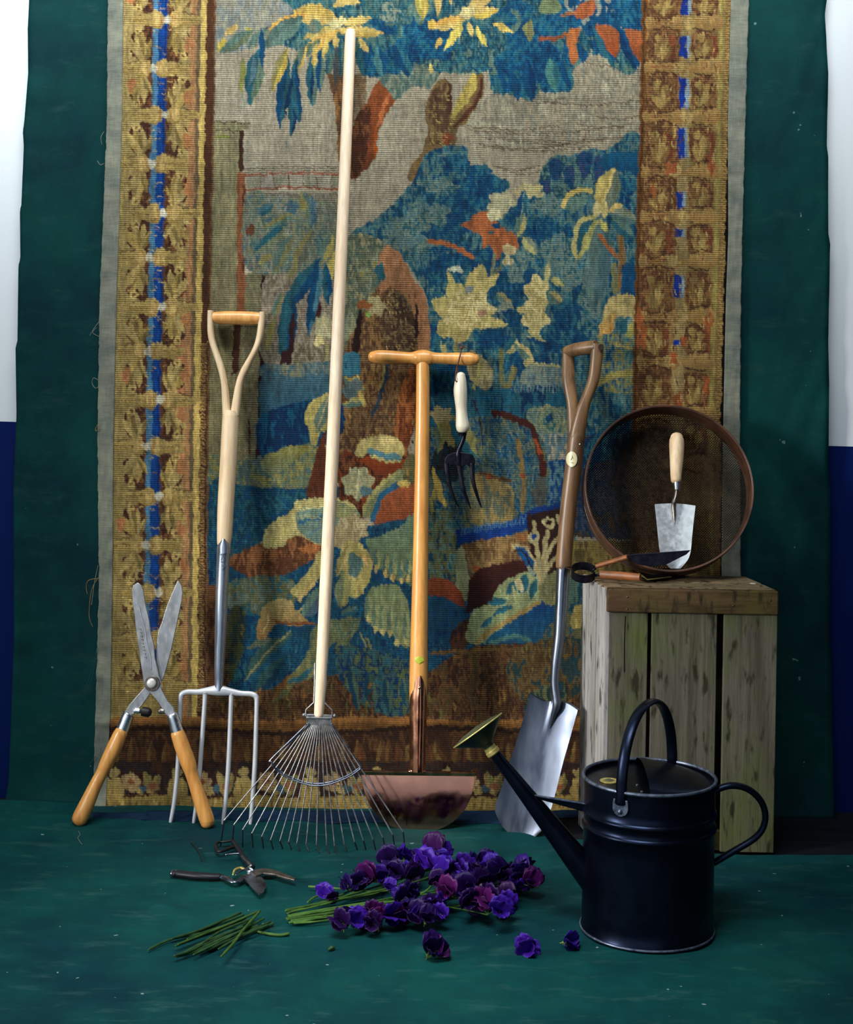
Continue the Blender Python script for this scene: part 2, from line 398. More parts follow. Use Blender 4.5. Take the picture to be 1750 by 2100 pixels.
def lf(x0, y0, x1, y1, w, c, c2=None, vein=None, bend=0):
    """a leaf from stalk to tip: light half, dark half, vein"""
    dx, dy = x1-x0, y1-y0; L = math.hypot(dx, dy) or 1; ux, uy = dx/L, dy/L; nx, ny = -uy, ux
    prof = [(0, .12), (.15, .6), (.35, .95), (.6, 1), (.82, .62), (.95, .25), (1, 0)]
    def pt(t, s): 
        b = bend*4*t*(1-t)
        return (x0+dx*t+nx*(s*w/2+b), y0+dy*t+ny*(s*w/2+b))
    A = [pt(t, s) for t, s in prof]; B = [pt(t, -s) for t, s in prof]
    P(A+B[::-1], c)
    if c2 is not None: P([pt(t, s) for t, s in prof]+[pt(t, -.05) for t, s in prof[::-1]], c2)
    if vein is not None: S([pt(t, 0) for t, _ in prof[:-1]], max(2, w*.09), vein)
def S(pts, w, c, c2=None):
    p = np.array(pts, float)
    if len(p) > 2:
        o = []
        for i in range(len(p)-1):
            a, b, cc, d = p[max(0, i-1)], p[i], p[i+1], p[min(len(p)-1, i+2)]
            for k in range(5):
                t = k/5; o.append(.5*((2*b)+(-a+cc)*t+(2*a-5*b+4*cc-d)*t*t+(-a+3*b-3*cc+d)*t**3))
        o.append(p[-1]); p = np.array(o)
    t = np.gradient(p, axis=0); t /= (np.hypot(t[:, 0], t[:, 1])[:, None]+1e-6)
    n = np.stack([-t[:, 1], t[:, 0]], 1); ww = np.full(len(p), w/2.); 
    if len(p) > 4: ww[0] *= .6; ww[-1] *= .5
    P([tuple(v) for v in p+n*ww[:, None]]+[tuple(v) for v in (p-n*ww[:, None])[::-1]], c, c2, s=0)
def B(x, y, rx, ry, c, lobes=0, amp=.2, mt=None):
    n = max(12, lobes*4); pts = []
    ph = (x*7+y*3) % 6
    for i in range(n):
        a = 2*math.pi*i/n; r = 1+amp*math.sin(lobes*a+ph) if lobes else 1+.1*math.sin(3*a+ph)
        pts.append((x+rx*r*math.cos(a), y+ry*r*math.sin(a)))
    if mt: M(pts, mt, k=1)
    else: P(pts, c)
SKY=(146,138,116); SKY2=(128,120,98); GRY=(110,118,98); GG=(80,104,92); TEAL=(34,80,90); BLU=(12,58,88); NAV=(10,42,74)
YEL=(178,154,88); PALE=(178,166,112); OLV=(120,114,66); OLD=(84,86,56); RUS=(128,74,42); BRN=(98,70,42); DBR=(52,32,22); BLK=(34,20,18)
DT=(18,54,70); LG=(112,122,92)
P([(420,-60),(1335,-60),(1335,1500),(420,1500)], SKY, SKY2, s=0, g='x', mot=.09)
M([(430,-40),(620,-40),(600,40),(540,90),(440,100)], [(98,110,114),(112,118,112),(130,128,110)])
M([(1090,150),(1330,130),(1330,330),(1180,330),(960,260)], [SKY2,(136,126,102),(116,112,94),(140,134,110)])
for y,x0,x1 in [(205,1070,1160),(210,1110,1320),(262,950,1150),(270,960,1230),(285,990,1300),(292,1030,1250),(300,980,1180),(305,990,1210),(343,1010,1110),(352,1030,1120),(240,1220,1322),(258,1180,1300),(130,1190,1322)]:
    S([(x0,y-4),((x0+x1)/2,y+5),(x1,y-5)], 2.2, (78,62,48))
for i in range(70):
    x=440+rs.rand()*880; y=120+rs.rand()*240; S([(x,y),(x+rs.randn()*1,y+14+rs.rand()*22)],2.5,tuple(np.array([(112,122,108),(118,108,88),(154,146,122)][i%3])))
P([(416,256),(448,256),(448,1000),(416,1000)],(120,114,82),(104,100,70),s=0); P([(416,992),(448,992),(448,1170),(416,1170)],(14,56,80),s=0); P([(416,1150),(448,1150),(448,1490),(416,1490)],(76,48,28),s=0)
# ruined column and far masonry
P([(441,255),(497,258),(499,600),(502,945),(436,945)], (126,120,88), (108,102,72), s=0)
for x in (452,468,480): P([(x,262),(x+5,262),(x+4,940),(x-1,940)], (112,108,78), s=0)
P([(441,250),(510,254),(508,266),(441,264)], (118,114,82), s=0); S([(441,268),(500,270)],3,(60,56,38)); S([(441,282),(472,282)],4,(104,110,50)); S([(441,250),(512,252)],2.5,(72,64,44))
P([(490,268),(500,268),(500,345),(490,352)], DBR, s=0)
P([(486,352),(503,352),(503,640),(486,640)], (112,70,44), s=0); S([(500,380),(500,560)],4,(70,38,28)); P([(478,640),(494,640),(490,760),(476,770)],(60,36,26),s=0)
M([(503,565),(540,550),(540,940),(498,940)], [(124,116,90),(112,104,78),(98,96,70)],s=0)
P([(536,548),(548,548),(548,700),(536,945),(524,945),(532,760)], (38,20,20), s=0)
S([(512,860),(512,930)],3,DBR)
M([(503,395),(700,395),(700,560),(548,560),(503,548)], [GRY,(120,112,84),(100,96,84),(134,130,106)],s=0)
for i,x in enumerate(range(507,700,29)):
    P([(x,360),(x+25,359),(x+24,384),(x,385)], (136,130,112) if i%2 else (120,118,98), s=0)
    S([(x+27,358),(x+27,386)],2.5,(84,70,56))
for y,c in ((344,(96,92,74)),(350,(104,96,78)),(357,(128,72,52)),(387,(118,62,42))): S([(500,y+2),(560,y-1),(640,y-2),(700,y+1)],4 if y>355 else 2.5,c)
S([(505,411),(570,412)],5,(120,68,50)); S([(505,400),(560,396)],2,(80,74,58))
# trees of the upper field
M([(672,150),(706,150),(706,340),(694,330),(690,240)], [BRN,(84,62,42),(120,84,50)],s=0)
M([(706,150),(752,150),(750,240),(706,330)], [(120,112,86),(96,76,52),(104,92,70)],s=0)
P([(770,172),(800,155),(830,155),(815,200),(790,240),(775,280),(772,320),(745,352),(722,370),(706,360),(712,300),(738,270),(745,230)], (124,66,32), (84,44,24))
M([(735,230),(760,220),(755,290),(740,350),(712,362),(715,290)], [(72,46,28),(98,60,34),(60,34,22)])
S([(815,165),(790,215),(774,262)],9,(150,86,48)); S([(772,260),(768,325)],8,(132,66,26))
P([(882,190),(905,163),(922,172),(926,240),(950,200),(965,170),(975,150),(993,155),(988,200),(962,242),(937,272),(936,298),(900,325),(872,350),(850,372),(836,365),(846,335),(865,315),(872,285),(878,270),(874,230)], (96,76,46))
M([(884,200),(908,172),(918,180),(918,280),(880,290)], [(84,66,42),(112,92,56),(74,54,36)])
P([(926,240),(934,214),(952,180),(968,150),(978,160),(972,192),(946,226),(930,244)], (148,132,66))
S([(990,160),(980,205),(952,240),(930,262)],7,(66,38,24)); S([(922,170),(924,235)],8,(64,38,26)); B(918,285,12,12,(116,58,36)); S([(850,360),(885,325)],8,(76,54,34))
for i in range(26): 
    x=884+rs.rand()*45; y=190+rs.rand()*120; S([(x,y),(x+5,y+3)],2,(160,142,84))
# canopy
M([(556,-60),(1330,-60),(1330,70),(1300,150),(1262,135),(1250,90),(1215,100),(1200,125),(1172,150),(1176,182),(1140,190),(1118,172),(1092,206),(1060,196),(1010,188),(1004,150),(985,150),(930,150),(905,150),(880,182),(862,170),(840,150),(780,158),(742,150),(735,110),(690,130),(650,110),(600,100),(560,80),(540,60),(600,20)], [TEAL,GG,(58,94,92),TEAL,DT,GG])
M([(780,160),(850,130),(900,150),(880,180),(845,178),(815,205),(800,190)], [GG,GRY,(70,92,84)])
M([(1150,-60),(1330,-60),(1330,60),(1300,60),(1240,70),(1180,50)], [SKY2,(120,122,108),BLU])
for x,y,rx,ry in [(868,70,36,46),(790,50,26,24),(845,102,48,24),(905,85,30,38),(1060,30,34,34),(1085,75,50,40),(1110,60,40,28),(1160,45,36,16),(1060,130,44,40),(1040,165,32,26),(1072,170,28,32),(1128,150,30,36),(1100,110,46,40),(1155,172,20,18),(1170,110,16,22),(1140,20,24,30),(1290,8,44,16),(1315,20,24,22),(1275,42,34,16),(1300,48,30,16),(1215,60,16,16),(755,125,18,32),(795,130,34,24),(830,122,24,18),(1130,178,22,14),(1230,95,18,20)]:
    B(x,y,rx,ry,None,5,.14,[NAV,BLU,BLU,(18,78,104),TEAL])
B(800,30,30,22,None,4,.2,[GG,TEAL,GRY]); B(860,20,22,26,None,4,.2,[TEAL,GG])
lf(740,90,748,156,30,BLU,TEAL); lf(775,95,786,157,26,BLU,(60,104,104)); lf(815,100,842,158,26,TEAL,BLU); lf(1218,50,1262,140,24,BLU,TEAL); lf(1268,55,1308,143,24,BLU,NAV); lf(1190,90,1200,130,18,BLU); lf(1080,120,1092,208,26,NAV,BLU); lf(1130,120,1142,192,30,TEAL,(60,104,96)); lf(1155,120,1172,186,22,TEAL,BLU); lf(1020,150,1036,196,26,BLU,TEAL); lf(1050,150,1060,198,20,BLU)
P([(1222,52),(1250,54),(1268,62),(1270,100),(1262,118),(1245,100)], RUS,(124,60,30)); P([(1283,62),(1320,72),(1318,124),(1306,118)], RUS,(132,66,34)); P([(1180,20),(1215,0),(1222,20),(1205,38),(1182,36)], (136,74,42)); S([(1102,82),(1140,78),(1172,66)],8,(124,68,40)); P([(1164,66),(1190,60),(1182,90),(1186,128),(1170,124)], (150,88,46)); S([(1150,32),(1185,28)],6,(140,88,50))
lf(1070,40,1050,70,12,GG); B(1085,62,11,20,(112,112,70)); B(1128,12,24,18,(92,104,72))
for a in [(690,38,600,24,44,YEL,(168,142,72)),(684,12,738,-14,22,YEL,None),(632,26,536,72,26,(190,146,70),None),(688,58,622,80,20,YEL,(160,144,80)),(694,62,606,122,26,(186,150,76),None),(695,62,788,70,22,YEL,(170,144,72)),(700,48,764,38,18,YEL,None),(690,72,694,104,14,YEL,None),(462,72,490,50,16,YEL,None),(464,76,448,108,12,(168,150,66),None),(500,56,518,66,12,(160,150,76),None),(735,78,756,108,12,YEL,None),(700,5,740,6,12,YEL,None)]:
    lf(*a)
for a in [(622,34,538,96,38,GG,(70,92,84)),(520,62,452,108,26,(92,104,78),GG),(550,60,510,100,26,GRY,GG),(700,78,700,160,20,GG,TEAL),(640,40,652,70,26,GG,(90,100,84)),(660,80,600,130,20,GG,(90,104,76)),(535,95,512,216,32,(84,104,84),TEAL),(520,110,508,182,20,(70,96,104),TEAL),(500,118,494,196,12,(128,130,70),None),(536,58,540,144,12,BLU,None),(590,118,572,262,26,TEAL,BLU),(608,120,598,286,22,NAV,TEAL),(600,140,616,254,20,BLU,TEAL),(642,110,640,218,26,GG,TEAL),(660,100,655,190,18,GG,BLU),(590,95,556,190,20,(168,146,66),OLV),(628,90,612,150,14,(178,152,78),GG),(648,88,644,138,11,(182,156,82),None),(672,76,664,120,11,(180,158,84),None),(680,110,672,155,16,GG,TEAL),(690,95,688,180,12,(64,70,70),None),(600,150,585,240,8,NAV,None),(640,140,640,200,7,NAV,None)]:
    lf(*a)
for a in [(955,38,884,58,26,YEL,(180,140,68)),(960,32,1024,18,24,YEL,(176,152,70)),(955,22,1014,-16,22,YEL,None),(948,46,912,104,14,(184,164,76),None),(962,46,969,74,11,YEL,None),(944,46,942,78,11,(176,160,80),None),(978,56,998,96,12,(176,160,76),None),(1012,46,1052,68,15,(184,158,80),None),(862,-40,868,40,26,(172,150,72),(150,140,70)),(900,-40,899,32,16,YEL,None),(925,-30,924,10,14,YEL,None),(902,78,896,98,12,(180,150,72),None),(890,40,880,60,14,(176,146,66),None),(886,132,882,150,8,(168,150,80),None),(1050,20,1070,40,12,GG,None)]:
    lf(*a)
B(960,26,15,13,PALE,5); B(688,50,14,12,(178,170,120),5); B(700,44,10,10,PALE)
# right-hand thicket
M([(700,500),(780,440),(838,384),(880,312),(955,300),(962,338),(1003,345),(1008,362),(1042,372),(1040,392),(1000,424),(1060,420),(1108,384),(1120,332),(1150,322),(1240,310),(1322,316),(1318,920),(880,920),(880,700),(870,600),(800,520),(700,600)], [NAV,BLU,TEAL,(56,96,100),(84,104,96),TEAL,BLU,DT])
M([(1112,345),(1130,322),(1150,318),(1170,332),(1186,316),(1210,306),(1236,312),(1248,340),(1236,372),(1250,400),(1190,410),(1160,396),(1130,412),(1106,384)], [TEAL,(52,84,90),GG,DT,(74,98,88)])
for x,y,rx,ry in [(1140,345,13,24),(1200,335,15,26),(1228,345,10,24),(1168,360,12,22),(1120,380,10,16)]: B(x,y,rx,ry,None,3,.15,[NAV,BLU,(40,52,80)])
P([(1240,317),(1316,315),(1316,362),(1290,352),(1240,350)], (16,74,98),BLU)
for x,y,rx,ry in [(985,350,22,14),(935,335,26,20),(968,382,40,22),(1012,380,28,20),(945,420,44,30),(1000,408,26,22),(962,455,36,20),(900,472,48,22),(900,500,50,18),(1000,530,28,22),(950,540,50,24),(905,560,34,26),(1010,575,44,26),(1075,570,34,22),(1060,640,30,30),(1160,650,28,34),(1180,700,26,24),(1130,700,30,26),(1290,470,18,30),(1285,570,20,36),(1010,700,38,22),(895,690,22,30),(930,770,50,24),(890,780,30,40),(1060,450,22,20),(1110,470,34,26),(1160,480,24,20),(1270,380,36,22),(1040,600,30,30),(1060,745,24,24),(1110,740,22,18),(905,622,20,22),(1190,610,18,30)]:
    B(x,y,rx,ry,None,5,.16,[NAV,BLU,BLU,TEAL])
for x,y,rx,ry in [(900,380,40,14),(880,440,44,22),(860,500,40,16),(1130,420,40,20),(1140,520,30,40),(1190,500,26,30),(1170,560,22,36),(1215,600,26,50),(1060,560,20,22),(1080,520,26,20),(840,460,40,20),(820,490,40,26)]:
    B(x,y,rx,ry,None,4,.2,[GG,TEAL,(96,112,98),(70,96,96)])
P([(975,440),(1000,432),(1015,450),(1040,470),(1058,484),(1064,512),(1034,514),(1020,534),(1004,500),(990,512),(984,482),(944,462),(960,452)], (146,84,48)); S([(878,494),(925,502),(972,532)],10,(140,80,44)); B(1018,462,10,5,BLU); B(1008,478,6,4,TEAL)
B(1030,415,30,20,None,5,.2,[PALE,(166,158,118),(140,138,108)]); B(1085,392,30,15,None,5,.2,[PALE,(160,150,108)]); B(1015,440,16,12,(170,164,124)); lf(1072,440,1074,388,22,BLU,TEAL,(110,130,120))
lf(1076,440,1058,486,22,(160,152,96),GG); lf(1072,485,1102,522,20,GRY,(150,148,96)); B(1045,512,14,12,(164,148,104)); B(1042,535,12,10,(160,150,110)); S([(1015,520),(1010,570)],7,(104,104,76)); S([(1028,545),(1012,572)],6,(92,92,66))
lf(1232,434,1262,344,48,(156,140,78),(92,102,84),(188,168,104)); lf(1206,410,1152,424,30,GG,None); S([(1160,415),(1170,396),(1200,388),(1215,395)],9,(164,146,78)); S([(1154,430),(1162,412)],7,YEL)
lf(1222,440,1178,536,34,(150,148,84),TEAL); S([(1222,442),(1190,455),(1178,500),(1182,530)],9,(170,160,98)); lf(1238,445,1214,640,50,(62,88,90),(78,100,92)); S([(1236,448),(1205,480),(1196,520)],7,(150,146,88))
lf(1248,434,1278,418,14,YEL,None); lf(1234,456,1246,472,14,(166,156,84),None); lf(1256,440,1306,452,36,GRY,(72,98,92)); lf(1256,450,1300,490,26,GG,TEAL); B(1226,428,10,16,(176,164,110)); B(1240,430,8,16,(170,156,100))
S([(1230,478),(1245,505),(1268,530)],8,(140,84,44)); S([(1272,480),(1276,530),(1268,600)],15,(114,86,52)); S([(1258,540),(1262,600)],10,(108,108,72)); P([(1276,545),(1307,545),(1304,606),(1275,604)],(14,62,94),s=0)
# three big blossoms
PY=[(166,150,90),(178,162,100),(150,138,84),(186,172,120),(168,156,104)]
for a in [(965,620,990,542,44),(950,620,922,578,40),(945,640,884,618,40),(940,650,900,690,44),(960,660,932,704,34),(985,655,1040,668,24),(975,610,1024,562,18),(950,600,1000,590,40),(935,600,918,556,12)]:
    lf(*a,(168,154,94),(152,142,86))
B(962,638,50,42,None,7,.16,PY); lf(905,700,902,742,22,(150,146,94),TEAL); lf(935,700,945,750,20,GG,OLV); lf(1020,600,1052,636,22,(128,120,80),GG); lf(1020,640,1052,620,18,GRY,None); B(990,642,10,7,(140,110,84)); B(962,592,9,8,(108,116,112)); B(935,552,16,6,(156,160,132))
B(1102,600,24,34,None,5,.2,PY); B(1098,650,26,34,None,5,.2,PY); lf(1118,590,1126,530,12,(160,152,100)); lf(1125,600,1152,622,24,(150,140,90),GG); lf(1080,640,1060,632,16,(160,148,92)); lf(1095,660,1100,690,26,(172,160,104)); lf(1130,570,1156,586,12,(150,146,90))
P([(1244,625),(1264,604),(1304,610),(1304,665),(1284,650),(1262,655),(1246,694),(1228,690),(1236,650)], (160,144,90)); lf(1262,640,1228,700,26,(182,140,74),(160,130,72)); lf(1290,650,1280,690,30,(100,118,108),TEAL); lf(1298,664,1288,698,16,(150,146,80)); B(1283,620,10,9,(132,122,78))
M([(1230,690),(1300,700),(1300,800),(1240,800),(1210,760)], [TEAL,GG,OLV,(70,92,90),BLU]); S([(1262,705),(1300,716)],6,(150,138,84)); S([(1225,790),(1260,770),(1300,765)],14,(128,120,66))
lf(1060,695,1038,724,26,(156,146,96),TEAL); lf(1055,700,1096,745,22,(164,150,98),GG); lf(1080,690,1120,700,18,(140,138,92),BLU); S([(1030,712),(1028,770),(1034,800)],10,(96,98,62)); S([(1056,752),(1048,780),(1036,800)],12,(112,108,66)); B(1085,744,10,8,(150,142,92))
M([(962,722),(995,735),(1012,765),(1000,800),(975,790),(960,765)], [PALE,(148,136,96),(120,112,76)]); S([(985,740),(975,790),(966,810)],5,(152,146,84))
M([(1085,748),(1160,752),(1165,790),(1075,792)], [(98,112,108),(84,104,104),(112,122,106)]); S([(1095,745),(1150,752)],5,(150,146,96))
M([(880,900),(1180,900),(1180,800),(1090,792),(1010,800),(900,805)], [BLU,(24,78,98),TEAL,NAV])
for i in range(20): S([(1050+i*6.5,782+rs.rand()*5),(1050+i*6.5,800+rs.rand()*8)],2.4,(90,112,112))
M([(1085,838),(1165,840),(1168,905),(1100,905)], [TEAL,GG,(110,120,92),(70,96,94)],k=1)
for r in (9,18,27): S([(1128-r,862+r*.9),(1128-r,850),(1128,842-r*.4),(1128+r,850),(1128+r,862+r*.9)],3,(138,136,92)) if r>9 else B(1128,858,8,9,BLU)
M([(1098,900),(1168,892),(1168,958),(1112,958)], [(120,124,118),(140,134,112),(78,100,104)]); M([(1106,958),(1170,950),(1168,1052),(1100,1040)],[NAV,(16,56,98),(74,104,112),BLU])
# the great trunk in the middle
M([(700,500),(790,500),(800,600),(780,700),(740,740),(700,740)], [OLV,GRY,(94,98,72),(70,84,72),(128,122,90)])
M([(700,740),(745,640),(800,560),(850,600),(874,700),(868,800),(850,880),(836,900),(850,970),(880,1010),(700,1010),(700,850)], [(84,64,42),(104,80,50),(70,50,34),(118,90,54)])
P([(776,530),(790,505),(815,515),(835,545),(848,575),(868,598),(880,650),(880,720),(864,762),(856,700),(846,640),(820,600),(800,590),(778,600)], (148,104,70),(128,90,60))
M([(800,600),(826,602),(846,640),(852,712),(800,720),(784,660)], [(76,64,46),(110,92,62),(60,44,32)],k=1)
for i in range(70):
    x=790+rs.rand()*60; y=590+rs.rand()*130; S([(x,y),(x+2,y+5)],2,(160,132,80) if i%2 else (44,26,20))
P([(852,620),(858,640),(856,690),(850,680)], BLK)
M([(838,760),(866,760),(852,860),(836,930),(815,940),(812,850)], [(124,70,36),(140,84,44),(98,52,28)])
S([(797,742),(785,800),(762,852)],7,(30,50,66)); S([(790,750),(778,800)],4,OLV)
for i in range(90):
    x=705+rs.rand()*150; y=740+rs.rand()*260; S([(x,y),(x+rs.randn(),y+6+rs.rand()*10)],2.4,[(140,112,60),(50,30,22),(112,66,36)][i%3])
P([(735,640),(743,642),(736,722),(722,728)], BLK); B(770,628,20,20,None,6,.15,[PALE,(160,150,106),(140,130,90)]); B(748,625,18,8,(118,70,40)); lf(752,640,758,655,10,(100,130,60))
lf(706,560,702,640,18,(120,124,92),GG); lf(722,640,706,700,26,(124,124,92),GRY); B(780,560,10,20,TEAL,4)
# left of the long handle
M([(546,552),(640,500),(690,520),(690,745),(546,750)], [(122,112,94),(108,100,84),(134,124,104),(98,92,70)])
M([(505,400),(560,400),(640,410),(690,430),(690,560),(600,560),(505,548)], [GRY,(72,96,92),(110,110,80),(92,104,92),(122,118,98),(66,90,92)])
for x,y,rx,ry in [(540,430,14,8),(560,450,16,9),(600,425,12,14),(640,430,8,22),(655,500,9,20),(530,500,14,10),(585,500,14,8),(620,520,12,8)]: B(x,y,rx,ry,None,4,.2,[TEAL,GG,(58,84,96)])
for a in [(620,395,635,440,22,(70,90,88),OLV),(640,400,638,470,20,(62,86,100),GG),(600,440,540,470,24,GG,(112,110,70)),(590,460,520,520,26,(98,106,80),TEAL),(600,480,560,560,22,(110,108,72),GG),(640,470,600,560,24,(96,100,84),(120,114,72)),(680,480,660,540,26,(150,140,80),GG),(690,510,674,580,16,(160,148,80),None),(560,420,528,440,20,TEAL,(60,96,104)),(655,530,575,650,34,BLU,TEAL),(600,612,580,740,38,BLU,TEAL),(655,545,632,690,26,(58,100,110),BLU),(668,540,672,626,20,BLU,TEAL),(640,640,646,660,10,BLU,None),(580,600,560,650,16,(120,116,74),GG),(560,650,548,720,14,OLV,None),(590,570,612,540,14,(112,110,70),None),(530,540,560,520,14,OLV,None)]:
    lf(*a)
P([(598,650),(606,652),(604,690),(596,746),(576,748),(578,722),(590,712)], (44,22,22)); S([(656,620),(652,650)],6,(56,26,24)); B(515,472,10,12,(84,52,34))
B(664,672,18,26,None,6,.15,[PALE,(170,164,126),(150,144,104)]); S([(669,700),(671,800)],5,(140,132,84)); B(655,700,10,10,PALE)
M([(538,748),(600,746),(680,738),(735,725),(735,770),(690,770),(600,775),(538,772)], [(84,98,100),(96,108,98),(60,88,98),(112,114,92)])
P([(538,770),(600,774),(690,768),(700,800),(690,905),(650,912),(560,930),(536,945)], (62,92,100), (12,58,86), mot=.22)
M([(536,850),(690,820),(690,905),(560,928),(536,945)], [BLU,(16,72,98),NAV]); M([(700,728),(738,726),(736,766),(700,768)],[BLU,(50,100,114)])
P([(676,810),(660,812),(634,828),(624,860),(632,880),(644,916),(656,890),(676,872)], (160,148,84)); lf(676,812,648,890,26,(96,114,98),None,(166,156,104))
lf(704,775,748,800,20,(150,136,74),GG); lf(702,800,735,806,30,(72,92,92),None); lf(702,830,748,822,20,(140,134,84),GG); S([(735,770),(738,800),(748,836)],8,(160,142,78)); B(730,790,14,12,(86,100,98))
# middle distance: hill, lake, bank
M([(434,935),(500,942),(550,932),(600,915),(650,918),(644,1004),(590,1004),(500,996),(434,1000)], [(100,100,68),(84,98,80),(116,112,64),(70,90,84)])
P([(536,945),(600,914),(640,918),(610,940),(560,975)], (122,118,60),(92,98,72))
M([(434,990),(500,994),(590,1002),(700,1000),(690,1040),(620,1090),(540,1110),(480,1150),(434,1160)], [NAV,BLU,DT,TEAL,BLU])
M([(465,1152),(540,1112),(580,1100),(660,1105),(670,1130),(630,1200),(540,1190),(468,1215)], [(98,62,36),(76,46,28),(120,78,46)])
M([(662,890),(668,890),(668,1024),(630,1026),(640,960)], [(60,30,20),(84,44,26)])
M([(700,930),(740,935),(828,935),(845,960),(840,1000),(760,1060),(700,1040)], [(70,34,20),(112,50,24),(54,28,20),(96,56,34)])
P([(742,940),(828,940),(836,960),(800,985),(760,960)], (126,56,24),(84,40,22))
P([(728,928),(744,902),(788,892),(820,902),(830,930),(804,948),(780,944),(760,930),(742,936)], (156,144,90)); S([(755,925),(785,935),(822,938)],12,(72,110,116)); S([(760,935),(790,946),(822,944)],5,(164,154,96)); B(790,905,22,8,(172,156,100))
B(735,990,32,32,None,7,.1,[(144,142,104),(156,150,110),(120,128,98)]); B(752,1008,16,10,(78,104,108)); S([(735,965),(733,1020)],3,(186,180,136))
P([(768,1092),(772,1040),(800,1006),(846,984),(848,1066),(800,1092)], (138,78,44),(118,60,34)); S([(752,1062),(772,1016),(820,976),(856,954)],24,(112,118,80)); S([(762,1072),(784,1018),(826,986)],12,(34,80,106)); S([(746,1050),(768,1008),(812,970)],8,(150,144,88)); M([(826,950),(850,930),(850,990),(828,985)],[(140,120,60),(96,84,50),OLD]); B(828,990,14,7,(170,150,80))
# lower field: blue ground with great leaves
M([(434,1150),(540,1190),(640,1150),(700,1100),(850,1060),(1000,1060),(1180,1100),(1200,1480),(420,1480),(420,1200)], [NAV,BLU,DT,(20,72,92),NAV,TEAL])
M([(468,1195),(560,1180),(610,1200),(590,1250),(500,1260),(468,1240)], [(72,92,84),TEAL,OLD,(90,104,92)])
P([(540,1112),(550,1078),(590,1052),(608,1028),(632,1022),(690,1024),(722,1032),(734,1052),(724,1078),(690,1090),(676,1112),(648,1116),(618,1100),(592,1106),(578,1122),(548,1124)], (160,150,96))
P([(606,1076),(614,1046),(662,1038),(720,1050),(700,1080),(672,1112),(644,1112),(622,1096)], (96,116,102)); S([(610,1074),(640,1062),(676,1060)],9,(44,86,108)); S([(616,1048),(650,1040),(690,1042)],3,(176,166,106)); S([(634,1100),(650,1085),(680,1080)],5,(76,106,108))
lf(604,1066,600,1096,12,(176,164,104)); lf(585,1076,588,1104,14,(172,160,96)); lf(560,1090,556,1120,14,(168,156,94)); lf(575,1100,560,1118,10,(176,164,100)); B(637,1125,22,10,(150,92,50))
lf(660,1060,600,1060,8,(120,130,100)); M([(690,1030),(735,1050),(730,1090),(700,1080)],[(140,138,92),(96,112,88),(120,120,80)])
B(722,1085,34,28,None,7,.16,[(150,136,100),(168,156,118),(132,118,84)]); B(705,1105,26,24,None,5,.2,[(166,150,108),(140,126,90)])
P([(708,1112),(740,1115),(758,1140),(764,1165),(752,1200),(735,1225),(715,1222),(700,1195),(712,1180),(696,1150)], (156,144,84)); B(728,1158,15,26,(78,104,96)); S([(724,1190),(712,1215),(730,1226)],8,(140,138,88)); lf(716,1120,690,1180,20,(150,138,86),OLV); lf(705,1170,700,1250,30,(126,124,76),(96,106,76)); lf(745,1130,756,1170,8,(180,150,90))
S([(668,1130),(645,1175),(602,1222)],24,(152,140,84)); S([(650,1190),(612,1232)],8,(176,152,92)); S([(680,1180),(620,1250),(606,1262)],5,(144,136,84)); lf(668,1200,622,1268,34,(64,84,96),GG)
P([(527,1310),(530,1270),(545,1240),(570,1226),(595,1232),(612,1256),(636,1278),(600,1284),(572,1276),(556,1292),(545,1312)], (144,130,84),(128,96,54)); S([(556,1270),(600,1278),(650,1280)],6,(112,66,36)); S([(552,1262),(540,1300)],3,(180,160,104))
P([(752,1112),(776,1098),(820,1082),(850,1060),(850,1190),(826,1192),(806,1188),(788,1172),(768,1160)], (92,112,90),(84,96,64)); 
for x,y in ((772,1168),(792,1180),(806,1190),(824,1194),(838,1190)): lf(x,y-46,x,y+6,13,(120,122,78),(64,90,84)); B(x,y-3,5,8,(160,140,84))
P([(748,1230),(760,1205),(790,1198),(820,1206),(838,1240),(842,1320),(820,1322),(800,1296),(776,1296),(752,1270)], (104,116,82),(112,118,78))
for x,y in ((756,1276),(770,1296),(785,1302),(800,1300),(815,1322),(832,1318)): lf(x,y-60,x,y+4,13,(124,128,86),(84,104,84)); B(x,y-4,5,7,(158,150,92))
S([(750,1308),(780,1360),(800,1400)],5,(120,120,76)); S([(740,1300),(756,1340)],4,(112,112,70)); lf(700,1260,735,1250,22,(70,94,84),TEAL); lf(706,1290,704,1360,30,(84,98,70),(96,102,66))
M([(596,1430),(600,1390),(634,1330),(640,1290),(690,1270),(740,1270),(720,1310),(680,1320),(664,1370),(640,1410)], [OLD,(92,100,70),(72,88,72),(108,108,68)])
lf(600,1300,500,1400,50,(24,70,90),(48,76,70)); S([(595,1296),(545,1340),(500,1400)],5,(116,116,78)); lf(560,1310,505,1330,14,(84,94,76)); lf(580,1350,520,1430,30,DT,(40,72,70)); M([(470,1260),(500,1250),(500,1330),(468,1400)],[(92,88,44),(36,52,50),(60,66,40)])
M([(420,1200),(466,1200),(470,1480),(420,1480)], [(70,42,26),(52,32,22),(88,56,32)],s=0)
M([(430,1410),(520,1420),(600,1400),(660,1390),(740,1380),(850,1420),(880,1380),(960,1330),(1060,1320),(1200,1330),(1200,1482),(420,1482)], [(62,42,26),(80,54,30),(50,32,22),(92,64,36),(70,56,34)])
M([(690,1330),(760,1330),(860,1370),(860,1450),(800,1470),(740,1440),(700,1400)], [DT,TEAL,(52,76,70),NAV,(72,84,56)])
for a in [(720,1370,735,1460,20),(755,1380,768,1465,22),(790,1390,800,1462,20),(825,1395,836,1455,18)]: lf(*a,(60,80,66),DT)
lf(560,1440,610,1380,26,(110,74,36),OLD); lf(590,1400,640,1370,22,(96,96,58),TEAL)
